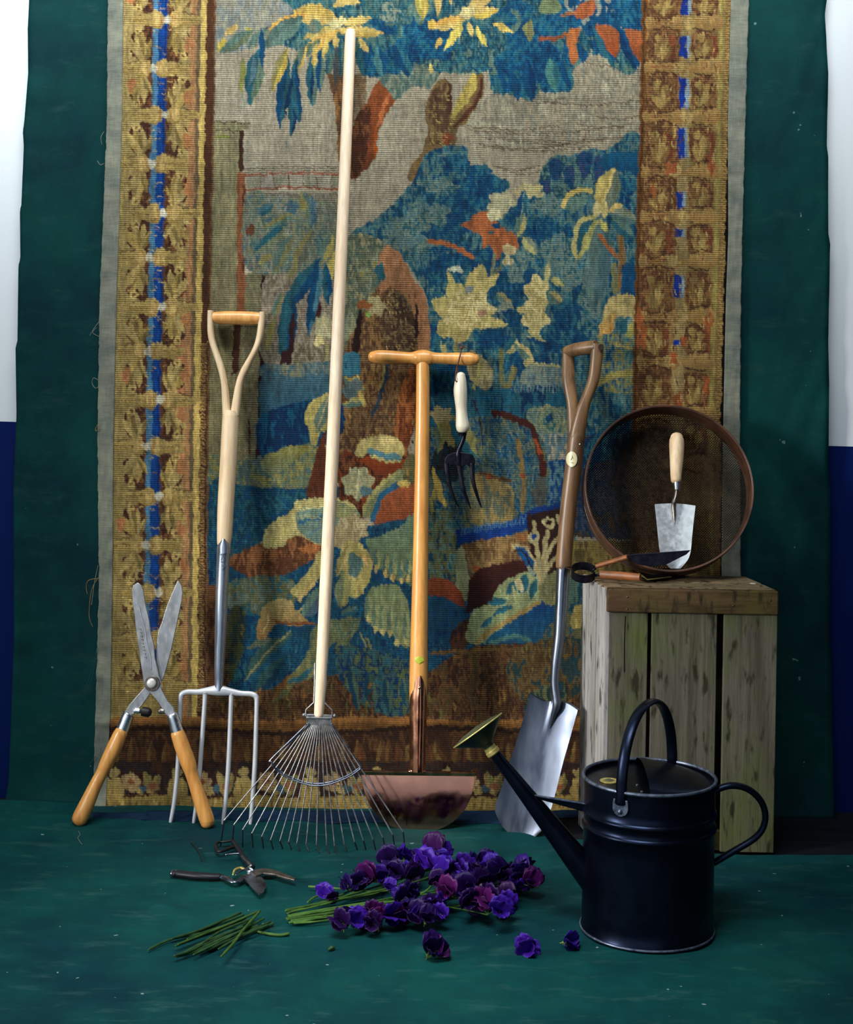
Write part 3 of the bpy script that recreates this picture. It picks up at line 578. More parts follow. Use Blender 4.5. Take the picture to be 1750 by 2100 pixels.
for i in range(60):
    x=440+rs.rand()*740; y=1400+rs.rand()*70; S([(x,y),(x+rs.randn()*3,y+12+rs.rand()*18)],4,[(112,76,36),(56,36,22),(130,96,48),(84,84,44)][i%4])
# right of the half-moon handle
M([(880,880),(1100,880),(1110,1080),(1000,1096),(930,1100),(880,1110)], [TEAL,(54,84,88),BLU,(84,96,80),(40,74,84),(98,98,66)])
M([(884,975),(892,925),(916,888),(945,895),(958,940),(930,990)], [BLK,(30,30,32),(24,46,56)],k=1); lf(908,840,900,930,22,OLV,(70,84,66)); lf(900,845,930,920,26,(128,112,60),OLV); lf(925,850,975,940,40,(112,110,66),TEAL); S([(968,820),(985,860),(990,920)],3,BLK)
B(905,850,22,16,None,5,.2,[(150,140,96),(134,124,84)]); lf(888,960,912,1040,14,(168,144,70),None); lf(894,1000,890,1026,10,(140,128,66)); S([(886,1022),(890,1060)],8,(120,112,60))
M([(975,975),(1020,975),(1052,1005),(1058,1045),(1046,1070),(1000,1078),(960,1060)], [(104,96,64),(84,90,74),(128,110,66)]); S([(1060,900),(1075,980),(1070,1050)],10,(112,92,54)); S([(985,970),(1050,985)],7,(76,52,34))
S([(1008,846),(1050,856),(1090,878),(1104,920),(1114,960),(1108,1010)],13,(60,28,22)); S([(1096,900),(1110,935)],8,(126,60,32)); B(1108,1010,14,34,(64,68,62)); B(1002,976,7,5,(130,64,40)); B(1073,975,6,6,(130,64,40))
S([(925,1104),(980,1094),(1040,1084),(1080,1068),(1110,1052),(1170,1045)],28,(14,46,104)); 
for i in range(34): S([(945+i*4.6,1098-i*.9),(947+i*4.6,1084-i*.9)],2,(60,100,128))
M([(944,1124),(985,1108),(1060,1098),(1096,1092),(1100,1130),(1062,1168),(1010,1180),(962,1172)], [(116,88,54),(96,70,44),(130,104,64)]); S([(970,1165),(1010,1178),(1060,1160)],12,(130,72,40)); B(1072,1100,16,10,(124,84,48))
P([(934,1140),(945,1122),(956,1140),(960,1170),(968,1195),(960,1230),(946,1226),(932,1196)], (140,142,100),(120,124,86)); S([(955,1140),(968,1190),(960,1222)],4,(84,66,48))
M([(882,1060),(930,1060),(936,1180),(920,1190),(882,1186)],[TEAL,GG,OLD,DT])
P([(880,1186),(920,1190),(948,1215),(950,1246),(930,1240),(905,1222),(880,1218)], (124,62,34),(100,44,26)); P([(955,1262),(962,1222),(966,1184),(1000,1162),(1080,1148),(1104,1170),(1046,1196),(1008,1238),(972,1250)], (56,26,20),(34,16,16)); B(908,1268,46,44,None,0,.1,[NAV,BLU,DT]); M([(925,1300),(960,1270),(970,1310),(930,1340)],[BLK,(60,36,24)])
P([(960,1316),(962,1272),(974,1250),(1004,1238),(1022,1204),(1050,1182),(1086,1176),(1106,1196),(1106,1240),(1060,1266),(1010,1312)], (132,140,98),(120,130,88))
for a in [(1060,1190,1040,1218,20),(1078,1180,1066,1220,22),(1098,1188,1090,1228,16),(1040,1232,1000,1236,16),(1050,1240,1010,1262,14),(1010,1265,985,1290,12)]: lf(*a,(38,92,104),TEAL)
lf(1058,1190,1072,1216,12,(168,160,118)); B(1062,1192,7,7,(176,164,120)); lf(1050,1200,1062,1236,9,(150,150,104)); 
P([(996,1316),(1030,1286),(1070,1264),(1112,1236),(1136,1244),(1130,1290),(1112,1324),(1060,1316)], (14,54,96),(24,72,94)); S([(975,1322),(1000,1298),(1060,1262),(1108,1232)],9,(134,112,64)); S([(1002,1320),(1060,1304),(1090,1320)],8,(62,98,92))
M([(1108,1196),(1122,1176),(1150,1168),(1160,1210),(1140,1240),(1110,1234)],[(128,118,76),(104,104,70)]); M([(1118,1300),(1140,1270),(1196,1250),(1196,1330),(1114,1325)],[(124,114,76),(30,66,84),(84,84,56)])
M([(1160,1150),(1230,1150),(1230,1250),(1160,1250)],[TEAL,DT,(70,92,78)]); P([(1178,1245),(1205,1245),(1200,1282),(1172,1290)],(140,124,70))
P([(1082,1062),(1100,1052),(1160,1050),(1162,1150),(1112,1182),(1092,1160),(1086,1110)], (40,24,20)); 
for q in ([(1108,1194),(1104,1150),(1100,1110),(1094,1066)],[(1110,1194),(1114,1150),(1120,1110),(1126,1088)],[(1110,1194),(1120,1150),(1138,1112),(1160,1088)],[(1110,1194),(1122,1166),(1150,1136),(1162,1130)],[(1108,1200),(1100,1166),(1078,1126),(1050,1122)]): S(q,9,(150,138,96))
B(1126,1072,13,13,(156,146,104)); B(1126,1070,5,5,BLK); B(1148,1066,8,9,(150,140,100)); B(1096,1104,12,12,(150,142,104)); B(1096,1101,5,6,(24,56,110)); P([(1058,1128),(1074,1124),(1092,1150),(1096,1176),(1080,1160)], (20,66,110)); lf(1082,1160,1098,1182,12,(120,130,110)); S([(1054,1130),(1076,1134),(1092,1168)],3,BLK)
M([(1170,1110),(1330,1110),(1330,1200),(1165,1180)],[(92,80,44),(76,66,38),(110,96,52)],s=0); M([(1165,900),(1330,880),(1330,1110),(1168,1100)],[(20,46,70),(52,60,74),(16,40,64),(60,52,40)],s=0)
# right-hand ground
M([(1180,920),(1310,840),(1310,900),(1200,960)],[BLU,TEAL,NAV])
S([(880,1340),(960,1335),(1050,1330),(1180,1345)],8,(90,66,36)); M([(1060,1330),(1190,1310),(1190,1420),(1090,1440),(1040,1400)],[(96,84,44),(64,48,28),(84,66,36),(30,52,54)])
M([(1090,1420),(1160,1400),(1150,1470),(1080,1470)],[DT,(30,50,50),OLD]); 
# ------------------------------------------------ borders
def drift(y): return -16*min(1, max(0, y)/900)-5*max(0, y-900)/700
TAN=(148,130,80); TAN2=(132,114,66); TAND=(118,100,56)
def band(x0, x1, c, c2=None, y0=-50, y1=1500, mot=.14, dr=drift):
    L=[(x0+dr(y), y) for y in range(y0, y1+1, 50)]; R=[(x1+dr(y), y) for y in range(y0, y1+1, 50)]
    P(L+R[::-1], c, c2, s=0, mot=mot)
band(244, 440, TAN, TAN2); band(392, 405, (152,112,72)); 
for y0, y1 in ((560,640),(690,880),(930,1000)): band(372, 392, (160,108,72), y0=y0, y1=y1)
band(405, 413, (98,82,58)); band(413, 426, (176,152,84)); band(425, 440, (72,44,26), (56,34,24)); band(440,444,(96,70,44))
for i in range(330):
    y=700+i*2.3+rs.rand(); x=432+drift(y); S([(x-6,y),(x+5,y+rs.randn()*.6)],1.5,(150,120,70) if i%3 else (60,36,26))
knots = [(-58,315),(40,345),(140,315),(235,347),(335,320),(438,350),(528,331),(630,352),(720,320),(820,343),(915,318),(1018,353),(1117,317),(1215,350),(1312,320),(1408,345)]
for j in range(len(knots)-1):
    ya, yb = knots[j][0], knots[j+1][0]; ym=(ya+yb)/2; d=drift(ym); h=yb-ya
    for side in (-1, 1):
        cx = 331+side*34+d
        M([(cx-side*14,ya+h*.12),(cx+side*8,ya+h*.24),(cx+side*26,ya+h*.30),(cx+side*24,ya+h*.72),(cx+side*4,ya+h*.84),(cx-side*16,ya+h*.9)], [(60,36,26),(78,48,32),(52,30,24),(96,62,38)],k=1)
    M([(318+d-6,ya+h*.1),(346+d+4,ya+h*.1),(346+d+4,yb-h*.1),(318+d-6,yb-h*.1)],[(66,42,30),(84,54,36)],s=0)
    P([(317+d,ya+8),(344+d,ya+8),(344+d,yb-8),(317+d,yb-8)], (12,58,120), s=0); P([(316+d,ya+8),(327+d+rs.randn()*2,ya+8),(325+d,yb-8),(314+d,yb-8)], (66,108,134), s=0); S([(341+d,ya+14),(340+d,yb-14)],3,(14,34,84))
    # leaf fingers and curls over the dark ground
    for side in (-1, 1):
        up = 1 if (j+(side > 0)) % 2 else -1
        by = yb-h*.14 if up > 0 else ya+h*.14; bx0 = 331+side*22+d
        for k, (ax, ay, w) in enumerate(((side*10, .62, 15), (side*28, .66, 17), (side*44, .48, 16), (-side*6,.44,13))):
            c=[TAN,(150,128,70),(166,144,86)][(k+j)%3]
            lf(bx0+side*12, by, bx0+ax+rs.randn()*2, by-up*h*ay, w, c, TAND if k%2 else None)
        qx, qy = 331+side*46+d, by-up*h*.62
        B(qx, qy, 9, 8, (170,148,88)); B(qx+1, qy, 3.5, 3, (96,66,40)); 
        if rs.rand() < .5: B(331+side*60+d+rs.randn()*3, ym+rs.randn()*12, 9, 16, (156,106,66))
for j,(ky,kx) in enumerate(knots):
    d=drift(ky); x=kx+(d if ky<450 else 0)-(0 if ky<450 else 16); x=331+(12 if j%2 else -14)+d; 
    for side in (-1,1):
        P([(x+side*8,ky-13),(x+side*24,ky-20),(x+side*36,ky-12),(x+side*70,ky-7),(x+side*76,ky+2),(x+side*60,ky+10),(x+side*34,ky+15),(x+side*20,ky+20),(x+side*7,ky+12)], (164,142,84),(136,114,62))
        S([(x+side*28,ky+1),(x+side*68,ky)],2,(104,84,46)); S([(x+side*30,ky-16),(x+side*60,ky-10)],2,(84,62,38)); B(x+side*19,ky,10,14,(172,146,88)); S([(x+side*13,ky-12),(x+side*12,ky+12)],2.5,(150,110,64))
    B(x,ky,8.5,9,(176,172,150))
# right border
def drR(y): return -22*min(1, max(0, y)/850)
RB=(112,78,46); 
band(1321,1500,(124,104,60),(112,92,50),dr=drR); M([(1322+drR(y),y) for y in range(-50,1200,50)]+[(1402+drR(y),y) for y in range(1200,-51,-50)],[(98,62,36),(118,86,50),(84,54,32),(128,100,58)],s=0)
band(1318,1329,(98,62,28),dr=drR); band(1322,1325,(60,38,22),dr=drR); band(1478,1486,(134,120,64),dr=drR); band(1490,1500,(122,92,50),dr=drR)
for i in range(330):
    y=-30+i*2.7; x=1496+drR(y); S([(x-5,y),(x+4,y+1)],1.4,(150,128,74) if i%3 else (84,58,36))
rk=[-40,48,138,240,352,444,536,650,742,850,950]
segs=[(-50,30),(75,118),(160,222),(262,325),(392,426),(470,486),(565,610),(697,708)]
for j in range(len(rk)-1):
    ya,yb=rk[j],rk[j+1]; h=yb-ya; d=drR((ya+yb)/2)
    for cx,w in ((1362,26),(1448,24)):
        cx+=d
        M([(cx-w,ya+h*.24),(cx,ya+h*.18),(cx+w,ya+h*.26),(cx+w,yb-h*.2),(cx,yb-h*.16),(cx-w,yb-h*.24)],[(84,54,34),(98,66,40),(74,46,30),(116,84,50),(96,68,40)],k=1)
        if j%2: M([(cx+2,ya+h*.4),(cx+w,ya+h*.3),(cx+w,yb-h*.2),(cx+8,yb-h*.3)],[(122,66,42),(100,56,34)])
        for k in range(4):
            a=(-.9+.6*k)+rs.randn()*.15; lf(cx+rs.randn()*3,yb-h*.16,cx+math.sin(a)*w,yb-h*.16-math.cos(a)*h*.5,13,[(136,112,62),(120,98,54),(146,124,72)][k%3],(104,78,44) if k%2 else None)
        B(cx-w*.4,ya+h*.34,8,9,(134,112,62)); B(cx+w*.3,ya+h*.42,7,8,(128,104,58))
    for x0,x1 in ((1400+d,1422+d),):
        P([(x0,ya),(x1,ya),(x1,yb),(x0,yb)],(138,120,76),(122,104,66),s=0)
for a,b in segs:
    d=drR((a+b)/2)-2; P([(1400+d,a),(1417+d,a),(1417+d,b),(1400+d,b)],(16,44,118),s=0); P([(1414+d,a),(1421+d,a),(1421+d,b),(1414+d,b)],(112,130,138),s=0)
for j,ky in enumerate(rk):
    d=drR(ky)
    P([(1328+d,ky-12),(1352+d,ky-4),(1386+d,ky-14),(1404+d,ky-12),(1414+d,ky-4),(1440+d,ky-13),(1480+d,ky-16),(1482+d,ky+12),(1450+d,ky+13),(1414+d,ky+6),(1404+d,ky+14),(1380+d,ky+9),(1350+d,ky+5),(1328+d,ky+12)],(150,122,72),(128,98,54))
    S([(1340+d,ky),(1385+d,ky-3)],3,(112,70,42)); S([(1430+d,ky-15),(1450+d,ky-22),(1470+d,ky-20)],3,(52,32,24)); S([(1425+d,ky+10),(1448+d,ky+17),(1468+d,ky+15)],3,(52,32,24)); S([(1338+d,ky+14),(1370+d,ky+9),(1395+d,ky+18)],3,(60,36,26)); S([(1340+d,ky-12),(1372+d,ky-10),(1394+d,ky-18)],3,(66,42,28))
    B(1395+d+(j%2)*20,ky,12,12,(152,130,78))
for x,y,rx,ry in [(1312,655,8,22),(1318,690,10,26),(1382,735,8,14),(1402,700,7,12),(1392,822,10,18),(1454,660,9,22),(1450,790,8,20),(1376,345,14,12),(1340,390,6,14),(1460,340,7,22)]: B(x,y,rx,ry,(134,74,40),4)
for i in range(500):
    x=1330+rs.rand()*150; y=rs.rand()*860; S([(x+drR(y),y),(x+drR(y),y+7+rs.rand()*9)],1.8,[(160,138,84),(84,54,34),(130,92,52)][i%3])
for i in range(700):
    x=256+rs.rand()*140; y=rs.rand()*1480; S([(x+drift(y),y),(x+drift(y)+5+rs.rand()*7,y)],1.8,[(176,156,98),(112,88,48),(148,124,70)][i%3])
# bottom border
M([(190,1478),(1220,1478),(1220,1700),(190,1700)],[(70,46,28),(86,58,32),(58,38,24),(48,30,22)],s=0)
P([(190,1468)]+[(x,1474+5*math.sin(x/70.)) for x in range(190,1230,20)]+[(1230,1497)]+[(x,1493+6*math.sin(x/90.+1)) for x in range(1230,189,-20)],(118,80,40),s=0)
S([(x,1500+6*math.sin(x/90.+1)) for x in range(190,1230,40)],7,(40,24,18))
for i in range(46):
    x=205+i*22+rs.randn()*3; lf(x,1585,x+rs.randn()*9,1512+rs.rand()*14,17,[(98,70,38),(84,50,30),(108,84,46)][i%3],(76,50,30))
M([(190,1560),(1220,1562),(1220,1634),(190,1630)],[BLK,(52,32,24),(40,34,34),(64,40,26)],s=0)
for i,x in enumerate(range(225,1220,46)):
    x+=rs.randn()*4; k=i%3
    if k==0:
        P([(x-18,1634),(x-16,1604),(x-10,1596),(x+10,1596),(x+17,1606),(x+19,1634)],(160,140,82),(140,118,66)); B(x,1584,11,11,(150,130,80)); S([(x-3,1604),(x-4,1630)],2.5,(112,88,50))
    elif k==1:
        for a in range(5): B(x+13*math.cos(a*1.256),1604+13*math.sin(a*1.256),9,9,(154,128,86)); 
        B(x,1604,7,7,(120,70,46)); B(x+18,1622,9,9,(150,128,76))
    else:
        lf(x,1632,x-16,1580,18,(146,124,72),OLV); lf(x,1632,x+14,1586,18,(150,128,76),(104,96,56)); B(x+2,1612,10,8,(130,84,56)); B(x-18,1618,8,8,(60,84,92))
P([(190,1632)]+[(x,1634+3*math.sin(x/31.)) for x in range(190,1230,20)]+[(1230,1700),(190,1700)],(142,122,66),(124,102,54),s=0)
for i in range(160):
    x=200+rs.rand()*1020; S([(x,1640+rs.rand()*6),(x+rs.randn()*2,1652+rs.rand()*8)],3,[(120,96,50),(160,140,84),(100,78,44)][i%3])
# irregularity of hand-spun, unevenly dyed yarn
g = 1+.07*nz(2.2, 2.2, 21)+.06*nz(3, 40, 22)+.05*nz(60, 3, 23)+.06*nz(90, 90, 24)
cv = np.clip(cv*g[..., None], 0, 1)
# ---------------------------------------------------------------- the tapestry as a hanging textile
YT = -.030
LEFT = ([-60, 0, 250, 480, 700, 900, 1200, 1450, 1670], [253, 252, 249, 243, 236, 232, 230, 226, 214])
RIGHT = ([-60, 0, 300, 480, 700, 880, 1200, 1670], [1501, 1500, 1493, 1494, 1488, 1483, 1480, 1478])
def wave(px, py):
    y = YT-.003*math.sin(px/95.+py/900.)-.003*nn(px/260, py/500, 9)-.0012*math.sin(px/33.+2*nn(py/400, 3))
    y -= .004*math.exp(-((py-1482)/10.)**2)
    if py > 1560: y -= .03*((py-1560)/110.)**1.6
    return y
NX, NY = 640, 860
pys = np.linspace(-38, 1668, NY+1); V = []; cols = np.ones(((NX+1)*(NY+1), 4), np.float32)
lx = np.interp(pys, *LEFT); rx = np.interp(pys, *RIGHT)
k = 0
S2L = lambda c: np.where(c <= .04045, c/12.92, ((c+.055)/1.055)**2.4)
cvl = S2L(cv)
for j in range(NY+1):
    py = pys[j]; pxs = np.linspace(lx[j], rx[j], NX+1)
    jy = int(py-CY0); fx = np.clip(pxs-CX0, 0, CW-2); ix = fx.astype(int); fr = (fx-ix)[:, None]
    a = (cvl[jy]+cvl[min(CH-1, jy+1)])*.5
    cols[j*(NX+1):(j+1)*(NX+1), :3] = a[ix]*(1-fr)+a[ix+1]*fr
    for i in range(NX+1):
        if i % 4 == 0: yw = wave(pxs[i], py); yn = wave(pxs[min(NX, i+4)], py)
        V.append(W(pxs[i], py, yw+(yn-yw)*(i % 4)/4))
base = W(860, 1668, YT)
V = np.array([tuple(v-base) for v in V], np.float32)
me = bpy.data.meshes.new('woven_panel'); n = len(V); me.vertices.add(n); me.vertices.foreach_set('co', V.ravel())
ii, jj = np.meshgrid(np.arange(NX), np.arange(NY)); a = (jj*(NX+1)+ii).ravel()
q = np.stack([a, a+NX+1, a+NX+2, a+1], 1).astype(np.int32); nf = len(q)
me.loops.add(nf*4); me.loops.foreach_set('vertex_index', q.ravel()); me.polygons.add(nf)
me.polygons.foreach_set('loop_start', np.arange(0, nf*4, 4, dtype=np.int32)); me.polygons.foreach_set('loop_total', np.full(nf, 4, np.int32))
me.update(calc_edges=True); me.shade_smooth()
ca = me.color_attributes.new('yarn', 'FLOAT_COLOR', 'POINT'); ca.data.foreach_set('color', cols.ravel())
t = NT('woven_wool'); at = t.n('ShaderNodeAttribute'); at.attribute_name = 'yarn'
s1 = t.coords((1, 1, 1)); sp = t.n('ShaderNodeSeparateXYZ'); t.l(s1, sp.inputs[0])
wob = t.noise((6, 6, 20), 1, 2)
rib = t.math('SINE', t.math('MULTIPLY', t.math('ADD', sp.outputs[2], t.math('MULTIPLY', wob, .008)), 2*PI/.0044))
wef = t.noise((520, 100, 90), 1, 3, .7); pic = t.noise((240, 240, 420), 1, 2, .6)
ribc = t.ramp(t.math('ADD', t.math('MULTIPLY', rib, .25), .5), [(.25, g_(.74)), (.75, g_(1.12))])
c = t.mix(at.outputs['Color'], ribc, .8, 'MULTIPLY'); c = t.mix(c, t.ramp(wef, [(.3, g_(.66)), (.7, g_(1.28))]), .8, 'MULTIPLY')
c = t.mix(c, t.ramp(pic, [(.3, g_(.7)), (.7, g_(1.25))]), .7, 'MULTIPLY')
t.l(c, t.b.inputs['Base Color']); t.b.inputs['Roughness'].default_value = .9; t.b.inputs['Sheen Weight'].default_value = .06
t.bump(t.math('ADD', t.math('MULTIPLY', rib, .5), t.math('ADD', wef, pic)), .5, .0012)
me.materials.append(t.m)
tp = empty('tapestry', base, 'large old verdure tapestry of trees, flowers and great leaves hung over green canvas', 'tapestry')
pn = bpy.data.objects.new('woven_panel', me); COL.objects.link(pn); pn.parent = tp
def linen(name, c1, c2):
    t = NT(name); a = t.noise((14, 14, 20), 1, 5); b = t.noise((40, 40, 500), 1, 2); d = t.noise((500, 500, 30), 1, 2); e = t.noise((4, 4, 60), 1, 3, .6)
    c = t.ramp(a, [(.3, lin(c2)), (.7, lin(c1))]); c = t.mix(c, t.ramp(b, [(.3, g_(.8)), (.7, g_(1.15))]), .7, 'MULTIPLY'); c = t.mix(c, t.ramp(d, [(.3, g_(.85)), (.7, g_(1.15))]), .7, 'MULTIPLY')
    c = t.mix(c, t.ramp(e, [(.3, g_(.72)), (.45, g_(1))]), .6, 'MULTIPLY')
    t.l(c, t.b.inputs['Base Color']); t.b.inputs['Roughness'].default_value = .85; t.bump(t.math('ADD', b, d), .4, .001); return t.m
M_linen = linen('grey_linen', (138, 140, 122), (90, 98, 92)); M_linenb = linen('blue_binding', (16, 42, 66), (8, 26, 46))
def strip(name, ys, xa, xb, m, n1, n2, dy=0):
    def f(u, v):
        py = ys[0][0]+(ys[0][-1]-ys[0][0])*v; a = np.interp(py, ys[0], xa); b = np.interp(py, ys[0], xb)
        e = 1.6*nn(py/24, xa[0])+1.0*nn(py/7, 2); a += e*(1 if xa[0] < 875 else 0); b += e*(1 if xb[0] > 875 else 0)
        return W(a+(b-a)*u, py, wave(a+(b-a)*u, py)-.0012-dy-.0012*nn(py/30, u*3))
    o = grid(name, 0, 1, 0, 1, f, n1, n2, m, parent=tp); s_ = o.modifiers.new('thickness', 'SOLIDIFY'); s_.thickness = .0012; return o
yl = [-38, 0, 250, 480, 620, 900, 1200, 1450, 1672]
strip('linen_edging', (yl,), [222, 221, 219, 210, 204, 200, 203, 196, 190], [254, 253, 250, 244, 239, 233, 231, 227, 216], M_linen, 14, 420)
strip('linen_edging', (yl,), [1500, 1499, 1493, 1494, 1489, 1483, 1480, 1478, 1476], [1537, 1536, 1529, 1523, 1520, 1518, 1520, 1518, 1518], M_linen, 14, 420)
def hem(u, v):
    px = 188+1330*u; top = 1662+3*nn(px/60, 1)+(4 if px < 300 else 0); bot = 1682+5*nn(px/80, 7)+min(8, max(0, (px-500)/60)); bot = min(bot, 1700-px*.02) if px > 1120 else bot; py = top+(bot-top)*v
    y = F(px, py, .006+.010*(1-v)).y
    return W(px, py, min(wave(px, 1662)-.002, y)-.004*abs(nn(px/22, v*2)))
o = grid('blue_hem', 0, 1, 0, 1, hem, 300, 8, M_linenb, parent=tp, label='dark blue cloth binding along the bottom edge'); s_ = o.modifiers.new('thickness', 'SOLIDIFY'); s_.thickness = .002
M_thr = plain('frayed_thread', (128, 130, 112), .8); M_thr2 = plain('tan_thread', (150, 116, 64), .8); M_thrd = plain('dark_thread', (40, 74, 78), .8)
def thread(pts, m, r=.0006):
    mk('loose_thread', tube(spline([W(x, y, YT-.004-.002*(i % 2)) for i, (x, y) in enumerate(pts)], 6), r, 6), m, parent=tp)
for pts, m in [([(213, 270), (207, 282), (209, 296)], M_thr), ([(213, 335), (206, 338), (200, 330)], M_thr), ([(203, 660), (194, 672), (184, 688)], M_thr), ([(203, 690), (190, 682), (198, 672)], M_thr), ([(202, 780), (192, 775), (189, 786), (196, 796), (203, 792)], M_thr), ([(203, 876), (198, 884), (196, 880), (202, 868)], M_thr2), ([(203, 1186), (182, 1190), (177, 1203), (179, 1218)], M_thr2), ([(200, 1187), (188, 1210), (183, 1250), (184, 1270), (190, 1285)], M_thr2), ([(201, 1160), (193, 1200), (188, 1240)], M_thr), ([(199, 1330), (190, 1370), (176, 1410)], M_thrd), ([(198, 1350), (186, 1400), (172, 1424)], M_thrd), ([(196, 1550), (188, 1562), (180, 1568)], M_thrd)]:
    thread(pts, m)
NT.spec = .45
# ================================================================ GARDEN FORK
L = Lean(440, 1696, 636, -.052, F(440, 1696).y+.004)
fk = empty('garden_fork', L.base, 'four-tined digging fork with pale ash D-handle leaning between hedge shears and rake', 'garden fork')
def sweep(L, pts, parent, name, m, rr=None, n=8, seg=18, flat=1, off=0, side=None, **kw):
    """pts: (px, py, radius px[, off])"""
    q = spline([(p[0], p[1], p[2]) for p in pts], n); o_ = [off]*len(q)
    if any(len(p) > 3 for p in pts): o_ = [v.x for v in spline([((p[3] if len(p) > 3 else 0), 0, 0) for p in pts], n)]
    P3 = [L(v.x, v.y, o_[i]) for i, v in enumerate(q)]; R_ = [L.r(v.z, v.y) for v in q]
    return mk(name, tube(P3, R_, seg, side=side, flat=flat, **kw), m, parent=parent)
sweep(L, [(474, 842, 15.5), (473.6, 850, 17), (473, 862, 17.4), (469, 940, 17.4), (463, 1040, 17), (460.5, 1100, 15.5), (459, 1118, 13.5)], fk, 'shaft', M_ash, round_ends=False)
def ribbonarm(L, outer, inner, name, parent, m, depth, off=0, offs=None):
    a = spline([(x, y, 0) for x, y in outer], 8); b = spline([(x, y, 0) for x, y in inner], 8); n = min(len(a), len(b)); V = []; Fc = []; seg = 14
    for i in range(n):
        cx, cy = (a[i].x+b[i].x)/2, (a[i].y+b[i].y)/2; hw = math.hypot(a[i].x-b[i].x, a[i].y-b[i].y)/2
        d = Vector((a[i].x-b[i].x, a[i].y-b[i].y, 0)).normalized(); o_ = off if offs is None else offs[0]+(offs[1]-offs[0])*i/(n-1)
        for k in range(seg):
            t_ = 2*PI*k/seg; c_, s_ = math.cos(t_), math.sin(t_)
            c_ = math.copysign(abs(c_)**.75, c_); s_ = math.copysign(abs(s_)**.75, s_)
            V.append(L(cx+d.x*hw*c_, cy+d.y*hw*c_, o_+s_*depth))
    for i in range(n-1):
        for k in range(seg): Fc.append((i*seg+k, i*seg+(k+1) % seg, (i+1)*seg+(k+1) % seg, (i+1)*seg+k))
    Fc += [tuple(range(seg)), tuple((n-1)*seg+k for k in range(seg))]
    return mk(name, (V, Fc), m, parent=parent, angle=50)
ribbonarm(L, [(426, 637), (427, 692), (443, 744), (453, 783), (455.5, 828), (456, 850)], [(438, 637), (440.6, 692), (461.5, 756), (469, 799), (473, 839), (476, 850)], 'handle_arm', fk, M_ash, .012)
ribbonarm(L, [(545, 640), (538, 697), (516, 747), (500, 783), (493, 836), (491.5, 852)], [(532, 640), (522, 705), (492, 762), (482, 794), (474, 839), (471, 852)], 'handle_arm', fk, M_ash, .012)
sweep(L, [(433, 651, 10.5), (455, 651.5, 13), (486, 652, 14), (515, 652.5, 13.4), (540, 653, 11)], fk, 'grip', M_beech, flat=.9, round_ends=False)
# strap socket: rounded tongue on the wood then a tapering tube
tongue = [(x, y) for x, y in [(447, 1130), (447, 1112), (452, 1105), (460, 1103), (468, 1105), (473, 1112), (473, 1130)]]
rows = []
for j in range(7):
    py = 1104+j*5; hw = 14.5*math.sqrt(min(1, (j+.35)/3.2)); rows.append([L(460.3+hw*math.sin(a), py, L.r(15.6, py)*math.cos(a*.98)+.001) for a in np.linspace(-1.25, 1.25, 13)])
mk('strap_tongue', sheet(rows, .0016, L.n), M_socket, parent=fk)
sk = sweep(L, [(459.5, 1122, 14.6), (458, 1150, 13.6), (455, 1220, 12.8), (452.5, 1300, 12), (450, 1370, 10), (449.5, 1400, 9), (449, 1416, 9.5)], fk, 'steel_socket', M_socket, round_ends=False)
def mark(strokes, L, parent, m, r=.0007, off=.0135, name='stamped_mark'):
    mk(name, join(*[tube([L(x, y, off) for x, y in s_], r, 5) for s_ in strokes]), m, parent=parent)
mark([[(458, 1117), (460, 1119)], [(453, 1137), (466, 1137)], [(459.5, 1138), (463, 1150)], [(459.5, 1138), (455, 1148)], [(454, 1152), (462, 1152)], [(457, 1160), (466, 1160), (457, 1168), (466, 1168)], [(462, 1172), (464, 1176)]], L, sk, M_ink, .0006, .0138)
mk('print_mark', lathe(L(469.5, 943, .0142), L.n, [(0, .0046), (.0008, .0046)], 20), M_teal, parent=fk)
mark([[(465+3*(i % 3), 951+2.6*i), (471+1.5*(i % 2), 951+2.6*i)] for i in range(7)]+[[(468+2*(i % 2), 912+3.4*i), (472+1.5*(i % 3), 912+3.4*i)] for i in range(8)], L, fk, plain('faint_print', (150, 178, 168), .5), .0004, .0150, 'print_mark')
# head: humped shoulder bar and tines
head = [(371, 1432, 5.2), (373, 1424, 5.6), (384, 1419, 5.4), (405, 1419, 5.6), (425, 1417, 7.5), (449, 1416, 11), (474, 1419, 7.5), (495, 1422, 5.6), (514, 1423, 5.4), (524, 1427, 5.6), (527, 1435, 5.2)]
sweep(L, head, fk, 'shoulder', M_alu, flat=.8, n=6)
for nm, pts in (('a', [(370.5, 1428, 5), (369, 1470, 4.6), (365, 1570, 5), (358, 1640, 4.6), (350.5, 1683, 3.8), (348.5, 1692, 1.6)]),
                ('b', [(421, 1420, 6.5), (420, 1440, 4.8), (411, 1564, 5), (404, 1640, 4.6), (398, 1683, 3.8), (396.5, 1693, 1.6)]),
                ('c', [(476, 1422, 6.5), (474, 1440, 4.8), (469, 1564, 5), (463, 1640, 4.6), (457.5, 1685, 3.8), (456.5, 1695, 1.6)]),
                ('d', [(527, 1430, 5), (526, 1470, 4.6), (523, 1564, 5), (518, 1640, 4.6), (514, 1685, 3.8), (513.5, 1695, 1.6)])):
    sweep(L, pts, fk, 'tine', M_alu, seg=12, round_ends=False)
